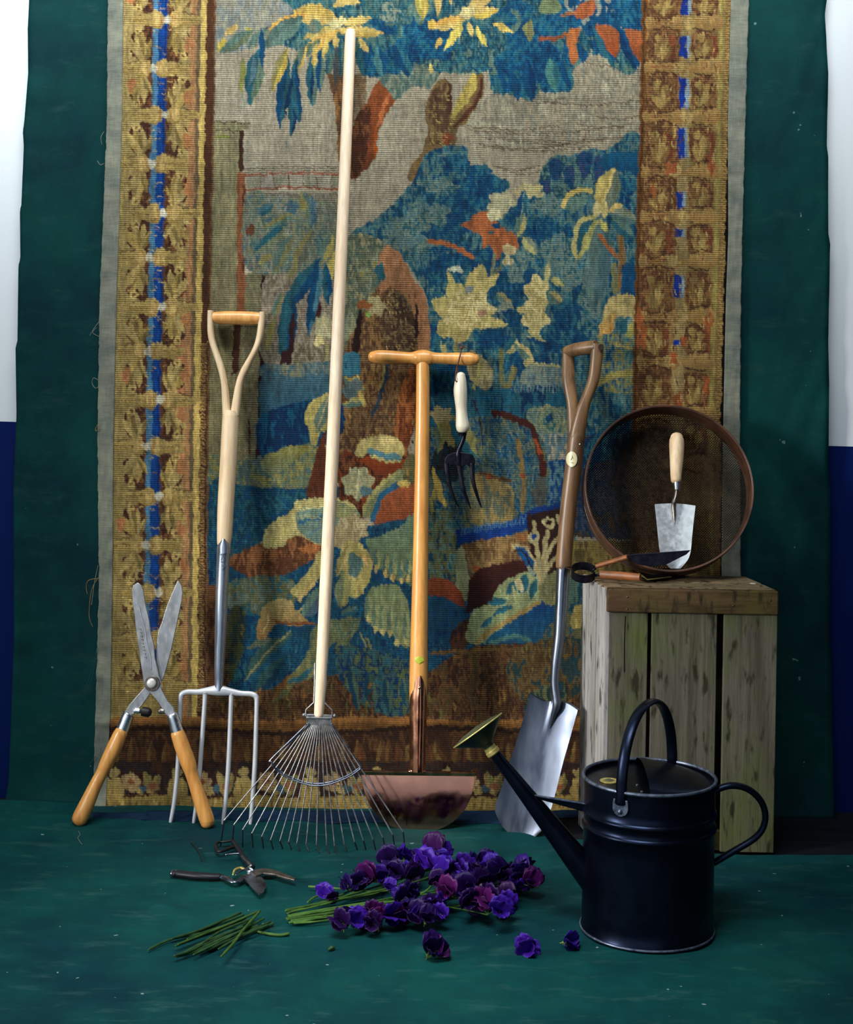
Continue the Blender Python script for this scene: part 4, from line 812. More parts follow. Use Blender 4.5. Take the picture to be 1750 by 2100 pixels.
# ================================================================ HEDGE SHEARS
L = Lean(300, 1697, 1195, -.140, F(300, 1697).y-.012)
hs = empty('hedge_shears', L.base, 'open hedge shears with worn steel blades and turned honey wood handles standing at left', 'shears')
n = L.n
rb = [(364, 1190), (371, 1198), (375, 1210), (373, 1232), (363, 1279), (349, 1344), (336, 1390), (330, 1412), (343, 1436), (357, 1450), (360, 1464), (350, 1468)]
RBL = [(364, 1190), (372, 1200), (374.5, 1214), (373, 1232), (363, 1279), (349, 1344), (335, 1392), (328, 1404), (312, 1412), (306, 1426), (291, 1447), (275, 1465), (262, 1468), (255, 1461), (264, 1446), (283, 1424), (300, 1406), (322, 1392), (320, 1350), (320, 1327), (324, 1295), (331, 1277), (343, 1239), (354, 1213)]
LBL = [(283, 1194), (291, 1200), (295, 1209), (300, 1241), (307, 1271), (309, 1285), (311, 1299), (317, 1322), (319, 1350), (324, 1368), (327, 1384), (332, 1398), (331, 1410), (344, 1436), (357, 1450), (360, 1462), (352, 1470), (341, 1466), (335, 1456), (326, 1441), (312, 1424), (299, 1412), (295, 1398), (283, 1316), (273, 1236), (271, 1210), (274, 1200)]
bl = mk('blade', plate([L(x, y, -.004) for x, y in RBL], n, .0042), M_blade, parent=hs, bevel=.0012, label='right-hand blade crossing to the left handle')
bl = mk('blade', plate([L(x, y, .003) for x, y in LBL], n, .0042), M_blade, parent=hs, bevel=.0012, label='left-hand blade crossing to the right handle')
mk('ground_edge', tube(spline([L(x, y, .0055) for x, y in [(281, 1236), (287, 1245), (290, 1262), (298, 1290), (302, 1318), (309, 1345), (311, 1372)]], 6), .0011, 6), M_chrome, parent=bl)
mark([[(286.5+i*1.35, 1290+i*7.2), (291+i*1.35, 1289+i*7.2), (290+i*1.35, 1293+i*7.2)] for i in range(9)], L, bl, M_dsteel, .0005, .0054)
mk('washer', lathe(L(313.5, 1401, .005), n, [(0, .0160), (.0018, .0158), (.0026, .0148)], 36), M_dsteel, parent=hs)
mk('pivot_bolt', lathe(L(312, 1400, .0070), n, [(0, .0098), (.004, .0094), (.006, .007), (.0068, .003)], 28), plain('bright_zinc', (222, 222, 212), .3, .3), parent=hs)
mk('rubber_stop', tube([L(283, 1458, 0), L(290, 1459, 0), L(291, 1459, 0), L(304, 1461, 0)], [.004, .004, .0095, .0095], 16), M_rubber, parent=hs)
mk('stop_bolt', tube([L(277, 1457, .003), L(286, 1458, .003)], .0055, 10), M_chrome, parent=hs); mk('stop_bolt', tube([L(329, 1458, 0), L(336, 1458, .0)], .0065, 10), M_dsteel, parent=hs)
sweep(L, [(264.5, 1463, 10.5, -.003), (262, 1468, 12, -.003), (256, 1484, 12.6, -.003), (248, 1504, 13, -.003)], hs, 'ferrule', M_chrome, round_ends=False)
sweep(L, [(353, 1464, 10.5, .003), (355, 1469, 12, .003), (360, 1486, 12.6, .003), (366, 1506, 13, .003)], hs, 'ferrule', M_chrome, round_ends=False)
sweep(L, [(248, 1502, 13.6), (246, 1507, 14.6), (232, 1538, 15.6), (216, 1570, 13.8), (209, 1585, 12.4), (195, 1612, 13.4), (180, 1645, 15.4), (168, 1670, 16.6), (163, 1680, 16)], hs, 'handle', M_honey, seg=24)
sweep(L, [(365, 1503, 13.8, .003), (366.5, 1508, 14.8, .003), (377, 1538, 16, .003), (388, 1568, 15.4, .003), (394, 1588, 13, .003), (403, 1615, 13.6, .003), (413, 1645, 15, .003), (424, 1678, 15.4, .003), (426, 1686, 14.4, .003)], hs, 'handle', M_honey, seg=24)
# ================================================================ SPRING-TINE RAKE
L = Lean(650, 1748, 60, -.050)
rk_ = empty('lawn_rake', L.base, 'spring-tine lawn rake with very long pale wooden handle, tallest of the tools', 'rake')
sweep(L, [(719.5, 66, 10.2), (718, 90, 11.2), (710, 290, 11.8), (701, 500, 12.2), (692.5, 700, 12.8), (683.5, 900, 13.2), (672, 1130, 13), (659, 1390, 12), (654, 1466, 9.8)], rk_, 'handle', M_ash2, seg=24, n=10)
for s_ in (-1, 1):
    xs = [(646, 671)[s_ > 0], (645.5, 670)[s_ > 0], (644, 666)[s_ > 0], (628, 681)[s_ > 0], (627.5, 682)[s_ > 0]]
    mk('wire_stay', tube([L(x, y, .004) for x, y in zip(xs, (1360, 1400, 1440, 1455, 1468))], .0014, 8), M_wire, parent=rk_)
mk('cross_pin', join(tube([L(624, 1466), L(686, 1468)], .0024, 10), ball(L(624, 1466), .0042), ball(L(686, 1468), .0042)), M_wire, parent=rk_)
tips = [(461, 1681), (481, 1690), (499, 1700), (518, 1707), (538, 1714), (556, 1721), (575, 1723), (593, 1725), (610, 1727), (629, 1729), (650, 1731), (671, 1732), (687, 1733), (707, 1729), (728, 1725), (746, 1722), (766, 1720), (786, 1716), (806, 1710), (827, 1704)]
NTn = len(tips)
for i, (tx, ty) in enumerate(tips):
    x0 = 630+50.5*i/(NTn-1); bow = .002*((i % 2)*2-1)
    pts = [L(x0, 1466, .004), L(x0, 1484, .003), L(x0+(tx-x0)*.06, 1484+(ty-1484)*.06, .003), L(x0+(tx-x0)*.45, 1484+(ty-1484)*.45, .010+bow), L(tx, ty, .012)]
    tn = mk('tine', tube(spline(pts, 5), .0013, 7), M_wire, parent=rk_)
    a = L(tx, ty, .012); g = F(tx+5, ty+17, .003+zf(a.x, a.y)); b = Vector((g.x, g.y, g.z))
    b = Vector((a.x+(g.x-a.x), min(a.y+.004, g.y), g.z)); mk('tip', tube([a, a.lerp(b, .12), b], [.0014, .0015, .0013], 7), M_tip, parent=tn)
arc = [(631, 1484), (600, 1514), (557, 1556), (558, 1562), (572, 1577), (592, 1590), (627, 1603), (653, 1606), (681, 1602), (716, 1588), (738, 1573), (739, 1569), (716, 1535), (681, 1484)]
mk('brace', join(tube(spline([L(x, y, .008) for x, y in arc], 5), .0016, 8), tube(spline([L(x, y+3.5, .013) for x, y in arc[3:12]], 5), .0015, 8)), metal('dark_brace_wire', (112, 120, 138), .35), parent=rk_)
mk('spring_bar', tube([L(630, 1471, .006), L(681, 1472, .006)], .0022, 8), M_wire, parent=rk_)
# ================================================================ HALF-MOON LAWN EDGER
L = Lean(860, 1706, 733, -.058)
ed = empty('lawn_edger', L.base, 'half-moon lawn edger with honey wooden T-handle and shiny bronze blade', 'lawn edger')
sweep(L, [(868, 742, 13), (867.5, 760, 13.6), (867, 864, 14.2), (863.5, 1100, 15.6), (860, 1300, 17.8), (858.5, 1390, 19), (857.8, 1440, 18), (857, 1500, 16), (856.5, 1572, 14)], ed, 'shaft', M_honey, n=8, seg=24, round_ends=False)
sweep(L, [(764, 731.5, 11.2), (778, 732, 14.2), (800, 732.6, 14), (836, 733.4, 11.4), (848, 733.6, 12.4), (856, 733.6, 15), (868, 733.6, 16.4), (880, 734, 15), (888, 734, 12.2), (902, 734.6, 11.2), (935, 735.6, 12.4), (962, 736.4, 13.8), (975, 736.8, 11)], ed, 't_grip', M_honey, n=6, seg=24)
# bronze socket: tongue wrapping the front of the shaft
rows = []
for py in (1384, 1388, 1396, 1410, 1430, 1450, 1480, 1520, 1560, 1582):
    f = min(1, max(.03, (py-1383)/70))**.7; R_ = np.interp(py, [1384, 1450, 1520, 1582], [19.6, 18.4, 16.6, 16.5]); cx = np.interp(py, [1384, 1582], [861, 856])
    w_ = 1.5*f; rows.append([L(np.interp(py, [1384, 1582], [858.5, 856.5])+(cx-858.5 if py < 1430 else 0)+R_*math.sin(a), py, L.r(R_, py)*math.cos(a)+.0008+.0012*math.exp(-(a/.09)**2)) for a in np.linspace(-w_, w_, 25)])
sc_ = mk('bronze_socket', sheet(rows, .0016, L.n), M_copperd, parent=ed)
mk('rivet', ball(L(861, 1409, L.r(19, 1409)+.001), .0035, 12, (1, .6, 1)), M_copper, parent=sc_)
mk('seam', tube(spline([L(x, y, L.r(R2, y)+.0018) for x, y, R2 in ((862, 1386, 19), (863, 1440, 18.4), (862, 1500, 17), (860, 1576, 16.4))], 5), .0009, 6), M_copper, parent=sc_)
half = [(742, 1588), (743, 1604), (748, 1626), (758, 1650), (774, 1673), (796, 1691), (822, 1702), (852, 1707), (884, 1705), (912, 1696), (936, 1680), (955, 1658), (967, 1632), (973, 1606), (974, 1589)]
bl = mk('half_moon_blade', plate(spline([L(x, y) for x, y in half], 4), L.n, .0022), M_copper, parent=ed, bevel=.0006)
mk('tread_edge', sheet([[L(x, 1582+.012*(x-742)+dy, .001+o_) for x in np.linspace(738, 975, 20)] for dy, o_ in ((7, .0015), (3, .004), (0, .005), (-2, .002), (-2, -.006))], .0012, L.n), M_copperd, parent=bl)
mk('weld_collar', join(ball(L(846, 1581, .006), .009, 14, (1.2, .8, .6)), ball(L(867, 1582, .006), .008, 14, (1.2, .8, .6))), M_copperd, parent=sc_)
mk('lime_sticker', sheet([[L(860+9.5*t_*math.sqrt(max(0, 1-(s_)**2)), 1352+8*s_, L.r(18.6, 1352)*math.sqrt(max(.1, 1-(9.5*t_/18.6)**2))+.0012) for t_ in np.linspace(-1, 1, 9)] for s_ in np.linspace(-.98, .98, 9)], .0004, L.n), M_lime, parent=ed)
# ================================================================ HAND FORK hanging from the T-handle
LH = Lean(950, 1043, 712, -.082, -.075)
hf = empty('hand_fork', LH(950, 1040), 'small black hand fork with cream handle hanging by a leather cord from the T-handle', 'hand fork')
sweep(LH, [(945.5, 770, 9), (945, 780, 11.6), (944.5, 800, 13.8), (945.5, 820, 13), (946.5, 838, 11.6), (947.5, 855, 12.2), (949, 872, 14), (949.2, 878, 13.4)], hf, 'handle', M_cream, seg=22)
sweep(LH, [(949, 880, 9.5), (949, 884, 9.2), (949, 893, 8)], hf, 'collar', M_black, round_ends=False)
nk = sweep(LH, [(950, 888, 4.4), (951.5, 896, 4.4), (947, 910, 4.4), (941, 924, 4.6), (940, 936, 6), (942, 950, 4), (944, 958, 1.5)], hf, 'neck', M_black, flat=.9)
def hb(pts, off): return [LH(x, y, o_) for (x, y), o_ in zip(pts, off)]
body = spline([(915, 937, 0), (925, 930, 0), (940, 927, 0), (955, 929, 0), (968, 932, 0), (974, 942, 0), (974, 952, 0), (966, 960, 0), (958, 953, 0), (950, 956, 0), (946, 966, 0), (938, 962, 0), (934, 953, 0), (926, 954, 0), (920, 962, 0), (913, 958, 0), (912, 946, 0)], 4, closed=True)
mk('fork_head', plate([LH(v.x, v.y, 0) for v in body], LH.n, .004), M_black, parent=hf, bevel=.001)
for pts in ([(916, 950, 5.2, 0), (918, 972, 4.6, .003), (924, 1000, 3.8, .006), (934, 1026, 2.6, .004), (941, 1039, 1, .002)], [(942, 955, 5.2, 0), (946, 980, 4.6, .003), (951, 1003, 3.8, .006), (960, 1028, 2.6, .004), (966, 1043, 1, .002)], [(969, 950, 5.2, 0), (969, 975, 4.6, .003), (974, 1000, 3.8, .006), (983, 1028, 2.6, .004), (988, 1041, 1, .002)]):
    sweep(LH, pts, hf, 'tine', M_black, seg=10, round_ends=False)
E = lambda x, y, o_: L(x, y, o_)
crd = [LH(937, 782, .010), LH(934, 777, .0125), E(936, 760, .016), E(940, 745, .0185), E(944, 728, .0165), E(946, 719, .010), E(947, 716, 0), E(945, 722, -.014), E(940, 742, -.015), LH(939, 762, -.004), LH(938, 776, -.006)]
mk('leather_cord', join(tube(spline(crd, 8), .0014, 8), tube(spline([E(942, 711, .006), E(947, 716, .011), E(952, 712, .012), E(958, 716, .012)], 6), .0013, 8), tube(spline([E(946, 718, .010), E(950, 712, .013), E(944, 706, .012), E(941, 708, .010)], 6), .0013, 8), ball(E(947, 714, .011), .0032)), M_leather, parent=hf)
# ================================================================ DIGGING SPADE
L = Lean(1068, 1718, 705, -.090)
sd = empty('digging_spade', L.base, 'digging spade with dark brown D-handle and shiny steel blade beside the crate', 'spade')
sweep(L, [(1184.5, 884, 14, .004), (1183.5, 893, 16.4, .003), (1181, 908, 17.4, .002), (1176, 960, 17.4), (1165, 1050, 16.6), (1157, 1150, 16.4), (1156.5, 1162, 15.5)], sd, 'shaft', M_walnut, seg=22, round_ends=False)
ribbonarm(L, [(1156, 712), (1155.5, 750), (1156, 785), (1163, 828), (1165, 868), (1165, 905)], [(1180, 712), (1181, 750), (1181.5, 782), (1187, 818), (1188, 860), (1180, 905)], 'handle_arm', sd, M_walnut, .010, offs=(-.028, -.004))
ribbonarm(L, [(1237, 708), (1234, 745), (1227, 785), (1210, 832), (1202, 880), (1199, 905)], [(1211, 706), (1209, 745), (1203, 785), (1182, 838), (1170, 880), (1166, 905)], 'handle_arm', sd, M_walnut, .013, offs=(.016, .004))
sweep(L, [(1166, 719, 12.5, -.028), (1190, 715, 14, -.006), (1222, 712, 13.5, .016)], sd, 'grip', M_walnut, round_ends=False)
mk('end_grain', lathe(L(1230, 714, .030), L.n+Vector((.2, 0, 0)), [(0, .006), (.0006, .006)], 16), plain('dark_end_grain', (58, 36, 24), .6), parent=sd); mk('rivet', ball(L(1188, 912, .016), .0028), M_chrome, parent=sd)
sweep(L, [(1156, 1160, 14.2), (1153.5, 1200, 13.2), (1148, 1300, 12), (1141, 1360, 10.4), (1138, 1400, 9), (1141, 1430, 9, .002), (1142, 1448, 9, .002), (1136, 1470, 6, -.004), (1128, 1500, 2.5, -.009)], sd, 'steel_socket', M_steel, seg=20, round_ends=False)
LE = spline([(1089, 1424, 0), (1083, 1446, 0), (1068, 1498, 0), (1048, 1560, 0), (1030, 1616, 0), (1019, 1648, 0), (1017, 1668, 0), (1027, 1690, 0)], 6); RE = spline([(1184, 1455, 0), (1178, 1476, 0), (1168, 1512, 0), (1153, 1565, 0), (1138, 1625, 0), (1128, 1660, 0), (1118, 1690, 0), (1104, 1706, 0)], 6)
rows = []; NR = len(LE)
for i in range(NR):
    t_ = i/(NR-1); row = []
    for s_ in np.linspace(0, 1, 25):
        x = LE[i].x+(RE[i].x-LE[i].x)*s_; y = LE[i].y+(RE[i].y-LE[i].y)*s_+(24*math.sin(PI*s_)**.8)*t_**4
        if t_ < .12: y += (1-t_/.12)*6*math.sin(2*PI*s_)
        o_ = -.016+.030*s_-.009*(1-(2*s_-1)**2)*(1-.4*t_)+.004*t_
        ridge_ = math.exp(-((s_-.52)/.045)**2)*max(0, 1-t_/.32); o_ += .006*ridge_
        row.append(L(x, y, o_))
    rows.append(row)
mk('blade', sheet(rows, .0022, L.n), M_spade, parent=sd, bevel=0)
mk('tread', sheet([[p, p+Vector((.002, .004, .002)), p+Vector((.006, .014, -.001)), p+Vector((.008, .022, -.004))] for p in rows[0][16:]], .0016, Vector((0, 0, 1))), M_steel, parent=sd)
mk('tread', sheet([[p, p+Vector((-.0, .004, .002)), p+Vector((0, .012, -.001))] for p in rows[0][:9]], .0016, Vector((0, 0, 1))), M_steel, parent=sd)
ov = [(1171+(12*t_ if t_ > 0 else 12*t_)*1, 942, t_) for t_ in (0,)]
rows = [[L(1171.5+11*t_*math.sqrt(max(0.001, 1-s_**2)), 942+16*s_, L.r(17.4, 942)*math.sqrt(max(.08, 1-((1171.5+11*t_*math.sqrt(max(0, 1-s_**2))-1178)/17.6)**2))+.0022) for t_ in np.linspace(-1, 1, 11)] for s_ in np.linspace(-.98, .98, 11)]
st_ = mk('oval_sticker', sheet(rows, .0004, L.n), M_stick, parent=sd); mark([[(1167, 948), (1176, 950)], [(1172, 938), (1169, 944)], [(1171, 934), (1175, 942)]], L, st_, M_gold, .0005, .0194, 'sticker_print')
# ================================================================ WOODEN CRATE
def weathered(name, c1, c2, moss, mossamt, sc=(26, 26, 2.2)):
    t = NT(name); a = t.noise(sc, 1, 8, .65); b = t.noise((sc[0]*4, sc[1]*4, sc[2]*3), 1, 5, .7); g = t.noise((7, 7, 4.5), 1, 5, .6)
    c = t.ramp(a, [(.28, lin(c2)), (.66, lin(c1))]); c = t.mix(c, lin(moss), t.ramp(g, [(.47-mossamt*.1, g_(0)), (.66, g_(.8))]))
    c = t.mix(c, t.ramp(b, [(.28, g_(.42)), (.5, g_(1)), (.75, g_(1.2))]), .85, 'MULTIPLY')
    s = t.noise((60, 60, 16), 1, 3, .5); c = t.mix(c, lin((34, 30, 22)), t.ramp(s, [(.57, g_(0)), (.68, g_(.85))]))
    t.l(c, t.b.inputs['Base Color']); t.b.inputs['Roughness'].default_value = .85; t.bump(t.math('ADD', a, b), .6, .002); return t.m
NT.spec = .12
M_cr1 = weathered('mossy_weathered_board', (104, 100, 88), (64, 60, 50), (80, 90, 46), .4)
M_cr2 = weathered('lit_side_weathered_board', (168, 166, 164), (120, 116, 112), (130, 128, 112), 0)  # weathered grey lightened to carry the light on the left face
M_cr3 = weathered('dark_mossy_rail', (86, 66, 46), (50, 36, 26), (78, 78, 34), .2, (4, 26, 30))
M_cr4 = weathered('brown_crate_top', (140, 120, 92), (92, 74, 54), (104, 100, 70), 0, (4, 26, 26))
CYF, CYB, CZ = -.300, -.128, .526
xa, xb = W(1245, 1230, CYF).x, W(1597, 1230, CYF).x; sh = -.034
cr = empty('wooden_crate', ((xa+xb)/2, (CYF+CYB)/2, 0), 'upended weathered wooden crate with mossy boards behind the black watering can', 'crate')
def PX(px): return W(px, 1400, CYF).x
zt = CZ; rail = .047
for a_, b_, zb in ((1246, 1328, .004), (1334.5, 1470, .002), (1483, 1594, .006)):
    X0, X1 = PX(a_)+.001, PX(b_)
    o = mk('front_board', box((X0, CYF+.004, zb), (X1-X0, 0, 0), (0, .012, 0), (0, 0, zt-rail-zb+.004)), M_cr1, parent=cr, smooth=False, bevel=.0015)
mk('crack', tube(spline([(PX(1281), CYF+.0042, .47), (PX(1280), CYF+.0042, .42), (PX(1281), CYF+.0042, .36)], 4), .0011, 5), plain('dark_crack', (16, 13, 10), .9), parent=cr)
mk('top_rail', box((xa, CYF-.004, zt-rail), (xb-xa, 0, 0), (0, .020, 0), (0, 0, rail)), M_cr3, parent=cr, smooth=False, bevel=.003)
mk('bottom_rail', box((xa+.002, CYF+.017, .004), (xb-xa-.004, 0, 0), (0, .014, 0), (0, 0, .04)), M_cr3, parent=cr, smooth=False, bevel=.002)
NT.spec = .4
dY = CYB-CYF
def side_board(t0, t1, x_off, z0, m, name='side_board'):
    p = Vector((xa+sh*t0+x_off, CYF+dY*t0, z0)); v = Vector((sh*(t1-t0), dY*(t1-t0), 0))
    mk(name, box(p, (.010, 0, 0), v, (0, 0, zt-.002-z0)), m, parent=cr, smooth=False, bevel=.0015)
side_board(.02, .34, -.002, .003, M_cr2); side_board(.42, .68, -.001, .001, M_cr2); side_board(.74, .99, 0, .004, M_cr2)
for z0 in (.02, zt-.06):
    p = Vector((xb+sh*.0-.012, CYF+.02, z0)); mk('side_rail', box(p, (.010, 0, 0), (sh*.85, dY*.85, 0), (0, 0, .04)), M_cr1, parent=cr, smooth=False)
p = Vector((xb-.012, CYF+.02, .004)); mk('side_board', box(p, (.010, 0, 0), (sh*.9, dY*.9, 0), (0, 0, zt-.02)), M_cr1, parent=cr, smooth=False, bevel=.0015)
mk('back_board', box((xa+sh+.004, CYB-.012, .004), (xb-xa-.01, 0, 0), (0, .010, 0), (0, 0, zt-.02)), M_cr1, parent=cr, smooth=False)
for t0, t1 in ((0.06, .46), (.475, .99)):
    p = Vector((xa+sh*t0+.002, CYF+dY*t0+.006, zt-.011)); mk('top_board', box(p, (xb-xa-.003, 0, 0), (sh*(t1-t0), dY*(t1-t0)-.006, 0), (0, 0, .011)), M_cr4, parent=cr, smooth=False, bevel=.0012)
for a_, z_ in ((1283, zt-.016), (1283, zt-.040), (1500, zt-.03), (1577, zt-.018)): mk('nail', ball((PX(a_), CYF-.0042, z_), .0018, 8), M_dsteel, parent=cr)
mk('paint_fleck', plate([Vector((PX(1551)+dx, CYF+.085+dy, zt+.0006)) for dx, dy in ((0, 0), (.008, .002), (.014, -.003), (.010, -.007), (.002, -.005))], (0, 0, 1), .0008), plain('white_paint', (220, 220, 216), .5), parent=cr)
# ================================================================ SIEVE
tl = math.radians(18); eu = Vector((0, math.sin(tl), math.cos(tl))); en = Vector((0, -math.cos(tl), math.sin(tl))); ex = Vector((1, 0, 0)); RS = .1745; DH = .068
bcen = Vector((W(1369, 1180, -.16).x, -.155, CZ+.0005))+eu*RS      # centre of the back edge
fcen = bcen+en*DH
sv = empty('garden_sieve', bcen-eu*RS, 'round rusty-brown garden sieve propped on top of the crate against the tapestry', 'sieve')
M_hoop = wood('old_bentwood_hoop', (92, 60, 44), (40, 27, 21), .42, (16, 16, 16), coat=.15)
M_mesh = metal('rusty_sieve_wire', (64, 52, 40), .55, (36, 30, 26), (80, 80, 80), .6)
def ring(c, r0, r1, h0, h1, seg=96, wob=0):
    V, Fc = [], []
    for k in range(seg):
        a = 2*PI*k/seg; d = ex*math.cos(a)+eu*math.sin(a); wv = 1+wob*math.sin(3*a+1)
        V += [c+d*r0*wv+en*h0, c+d*r1*wv+en*h0, c+d*r1*wv+en*h1, c+d*r0*wv+en*h1]
    for k in range(seg):
        b = (k+1) % seg
        for q in range(4): Fc.append((k*4+q, k*4+(q+1) % 4, b*4+(q+1) % 4, b*4+q))
    return V, Fc
hp = mk('hoop', ring(bcen, RS-.0045, RS-.001, .0, DH, wob=.003), M_hoop, parent=sv, bevel=.0012)
mk('rim_band', ring(bcen, RS-.0025, RS, DH-.016, DH+.0008, wob=.003), M_hoop, parent=hp, bevel=.001); mk('rim_band', ring(bcen, RS-.0025, RS+.0004, -.001, .016, wob=.003), M_hoop, parent=hp, bevel=.001)
V, Fc = [], []
NW = 88
for dirn in (PI/4, 3*PI/4):
    dx = ex*math.cos(dirn)+eu*math.sin(dirn); nx_ = en.cross(dx)
    for i in range(NW):
        s_ = (i+.5)/NW*2-1; hl = RS*.975*math.sqrt(max(.0, 1-s_*s_)); c = bcen+en*.004+nx_*s_*RS*.975+en*(.0006 if dirn > 1 else 0)
        if hl > .004:
            v_, f_ = tube([c-dx*hl, c+dx*hl], 0.00072, 4, round_ends=False); k_ = len(V); V += v_; Fc += [tuple(q+k_ for q in ff) for ff in f_]
mk('wire_mesh', (V, Fc), M_mesh, parent=sv, smooth=False)
# ================================================================ HAND TROWEL inside the sieve
def SV(px, py, k, n0=0):
    """point on the sieve's own tilted plane, k metres in front of its wires"""
    xn = (px-CXP)/FPX; yn = (CYP-py)/FPX; d = Vector((ct*xn-st*yn, 1, st*xn+ct*yn)); o_ = Vector((0, CAMY, CAMH)); P0 = bcen+en*k
    return o_+d*((P0-o_).dot(en)/d.dot(en))
class LT:
    def __init__(s, k0, y0, k1, y1): s.a = (k0, y0, k1, y1); s.n = en
    def __call__(s, px, py, off=0):
        k0, y0, k1, y1 = s.a; return SV(px, py, k0+(k1-k0)*(py-y0)/(y1-y0)+off)
    def r(s, rp, py): return rp*3.48/FPX
T = LT(.020, 890, .052, 1170)
tr = empty('hand_trowel', T(1385, 1168), 'hand trowel with pale wooden handle and wide silver blade propped inside the sieve', 'trowel')
sweep(T, [(1388.5, 897, 13.5), (1388.5, 905, 15.8), (1388.5, 920, 16), (1388, 945, 14.4), (1387, 970, 12.2), (1387, 984, 11.2)], tr, 'handle', M_ash, seg=20)
sweep(T, [(1388, 983, 8.4), (1389, 1000, 7.2), (1388.5, 1006, 6.6)], tr, 'ferrule', M_chrome, round_ends=False)
sweep(T, [(1388, 1002, 3.4), (1386, 1018, 4, .003), (1382, 1034, 5, .004), (1383, 1052, 4, .002), (1384, 1074, 1.2, 0)], tr, 'neck', M_dsteel)
LE = spline([(1343, 1034, 0), (1346, 1060, 0), (1350, 1100, 0), (1354, 1132, 0), (1361, 1150, 0), (1376, 1166, 0)], 4); RE = spline([(1427, 1037, 0), (1424, 1062, 0), (1420, 1100, 0), (1417, 1130, 0), (1411, 1148, 0), (1396, 1166, 0)], 4); rows = []
for i in range(len(LE)):
    rows.append([T(LE[i].x+(RE[i].x-LE[i].x)*s_, LE[i].y+(RE[i].y-LE[i].y)*s_-(3*math.sin(PI*s_) if i == 0 else 0), -.0045*math.sin(PI*s_)) for s_ in np.linspace(0, 1, 15)])
mk('blade', sheet(rows, .0016, en), metal('scuffed_silver_blade', (206, 214, 218), .42, (172, 180, 186), (60, 60, 60), .5), parent=tr)
# ================================================================ SPRING SNIPS on the crate
def G(px, py, z): return F(px, py, CZ+z)
sn = empty('hand_shears', G(1260, 1192, 0), 'old black spring shears with ring bow and tan grips lying on the crate top', 'shears')
c0 = W(1197, 1174, G(1198, 1190, 0).y+.004); rr = .0245; ta = math.radians(24); bax = Vector((0, -math.sin(ta), math.cos(ta))); bay = Vector((0, math.cos(ta), math.sin(ta)))
bow = []
for a in np.linspace(math.radians(25), math.radians(335), 40): bow.append(c0+Vector((1, 0, 0))*math.cos(a)*rr+bay*math.sin(a)*rr)
# the bow is a flat steel band stood on edge
V, Fc = [], []
for i, p in enumerate(bow):
    d = (p-c0).normalized(); V += [p-d*.001-bax*.009, p+d*.001-bax*.009, p+d*.001+bax*.009, p-d*.001+bax*.009]
for i in range(len(bow)-1):
    for q in range(4): Fc.append((i*4+q, i*4+(q+1) % 4, i*4+4+(q+1) % 4, i*4+4+q))
Fc += [(0, 1, 2, 3), tuple(len(V)-4+q for q in (3, 2, 1, 0))]
mk('spring_bow', (V, Fc), M_black, parent=sn)
A1, A2 = W(1224, 1161, bow[0].y+.004), W(1288, 1142, -.234); B1, B2 = W(1233, 1178, bow[-1].y-.004), W(1314, 1184, -.268)
mk('tang', join(tube([bow[0], A1], .0028, 8), tube([bow[-1], B1], .0028, 8)), M_black, parent=sn)
mk('grip', tube([A1, A1.lerp(A2, .5), A2], [.0058, .0062, .0064], 14, side=(0, 1, 0), flat=.8, round_ends=False), M_sgrip, parent=sn); mk('grip', tube([B1, B1.lerp(B2, .5), B2], [.0084, .0086, .0076], 14, side=(0, 0, 1), flat=.8, round_ends=False), M_sgrip, parent=sn)
Yb = -.238
bl1 = [(1286, 1138), (1300, 1136), (1350, 1133), (1417, 1128), (1408, 1137), (1368, 1157), (1340, 1162), (1310, 1158), (1290, 1148)]
mk('blade', plate([W(x, y, -.234-.012*(x-1286)/131) for x, y in bl1], (0, -1, 0), .003), M_black, parent=sn, bevel=.0008)
bl2 = [(1310, 1176), (1330, 1170), (1380, 1166), (1436, 1171), (1400, 1180), (1376, 1184), (1328, 1191), (1316, 1186)]
b2 = mk('blade', plate([G(x, y-1, .006) for x, y in bl2], (0, 0, 1), .003), M_black, parent=sn, bevel=.0008)
mk('ground_edge', tube([G(x, y-1, .0082) for x, y in ((1312, 1177), (1328, 1190), (1377, 1184))], .0012, 6), M_brass, parent=b2)
# ================================================================ WATERING CAN
wc = F(1327, 1911); wc.z = zf(wc.x, wc.y)+.0005; R0 = .1138; HC = .266
can = empty('watering_can', wc, 'black metal watering can with long spout and brass rose in front of crate', 'watering can')
up_ = Vector((0, 0, 1))
prof = [(.000, R0-.004), (.000, R0+.0015), (.003, R0+.0028), (.006, R0+.0016), (.008, R0)]
def bead(h, a=.0036): return [(h-.0055, R0), (h-.0042, R0+a*.35), (h-.0022, R0+a*.85), (h, R0+a), (h+.0022, R0+a*.85), (h+.0042, R0+a*.35), (h+.0055, R0)]
prof += [(.03+i*.02, R0) for i in range(7)]+bead(.182)+bead(.206)+[(.225, R0), (.245, R0), (HC-.004, R0)]
body = mk('body', lathe(wc, up_, prof+[(HC-.004, R0-.0015), (.01, R0-.0015)], 96, (True, False)), M_can, parent=can, angle=50)
def hoop_(c, r, t_, seg=96): return tube([c+Vector((math.cos(2*PI*k/seg)*r, math.sin(2*PI*k/seg)*r, 0)) for k in range(seg)], t_, 8, closed=True)
mk('top_rim', hoop_(wc+up_*(HC-.002), R0+.0008, .0030), M_canl, parent=body); mk('foot_rim', hoop_(wc+up_*.0035, R0+.0018, .0020), M_canl, parent=body)
mk('top_plate', lathe(wc+up_*(HC-.010), up_, [(0, R0-.001), (.0015, R0-.001)], 72), M_can, parent=can)
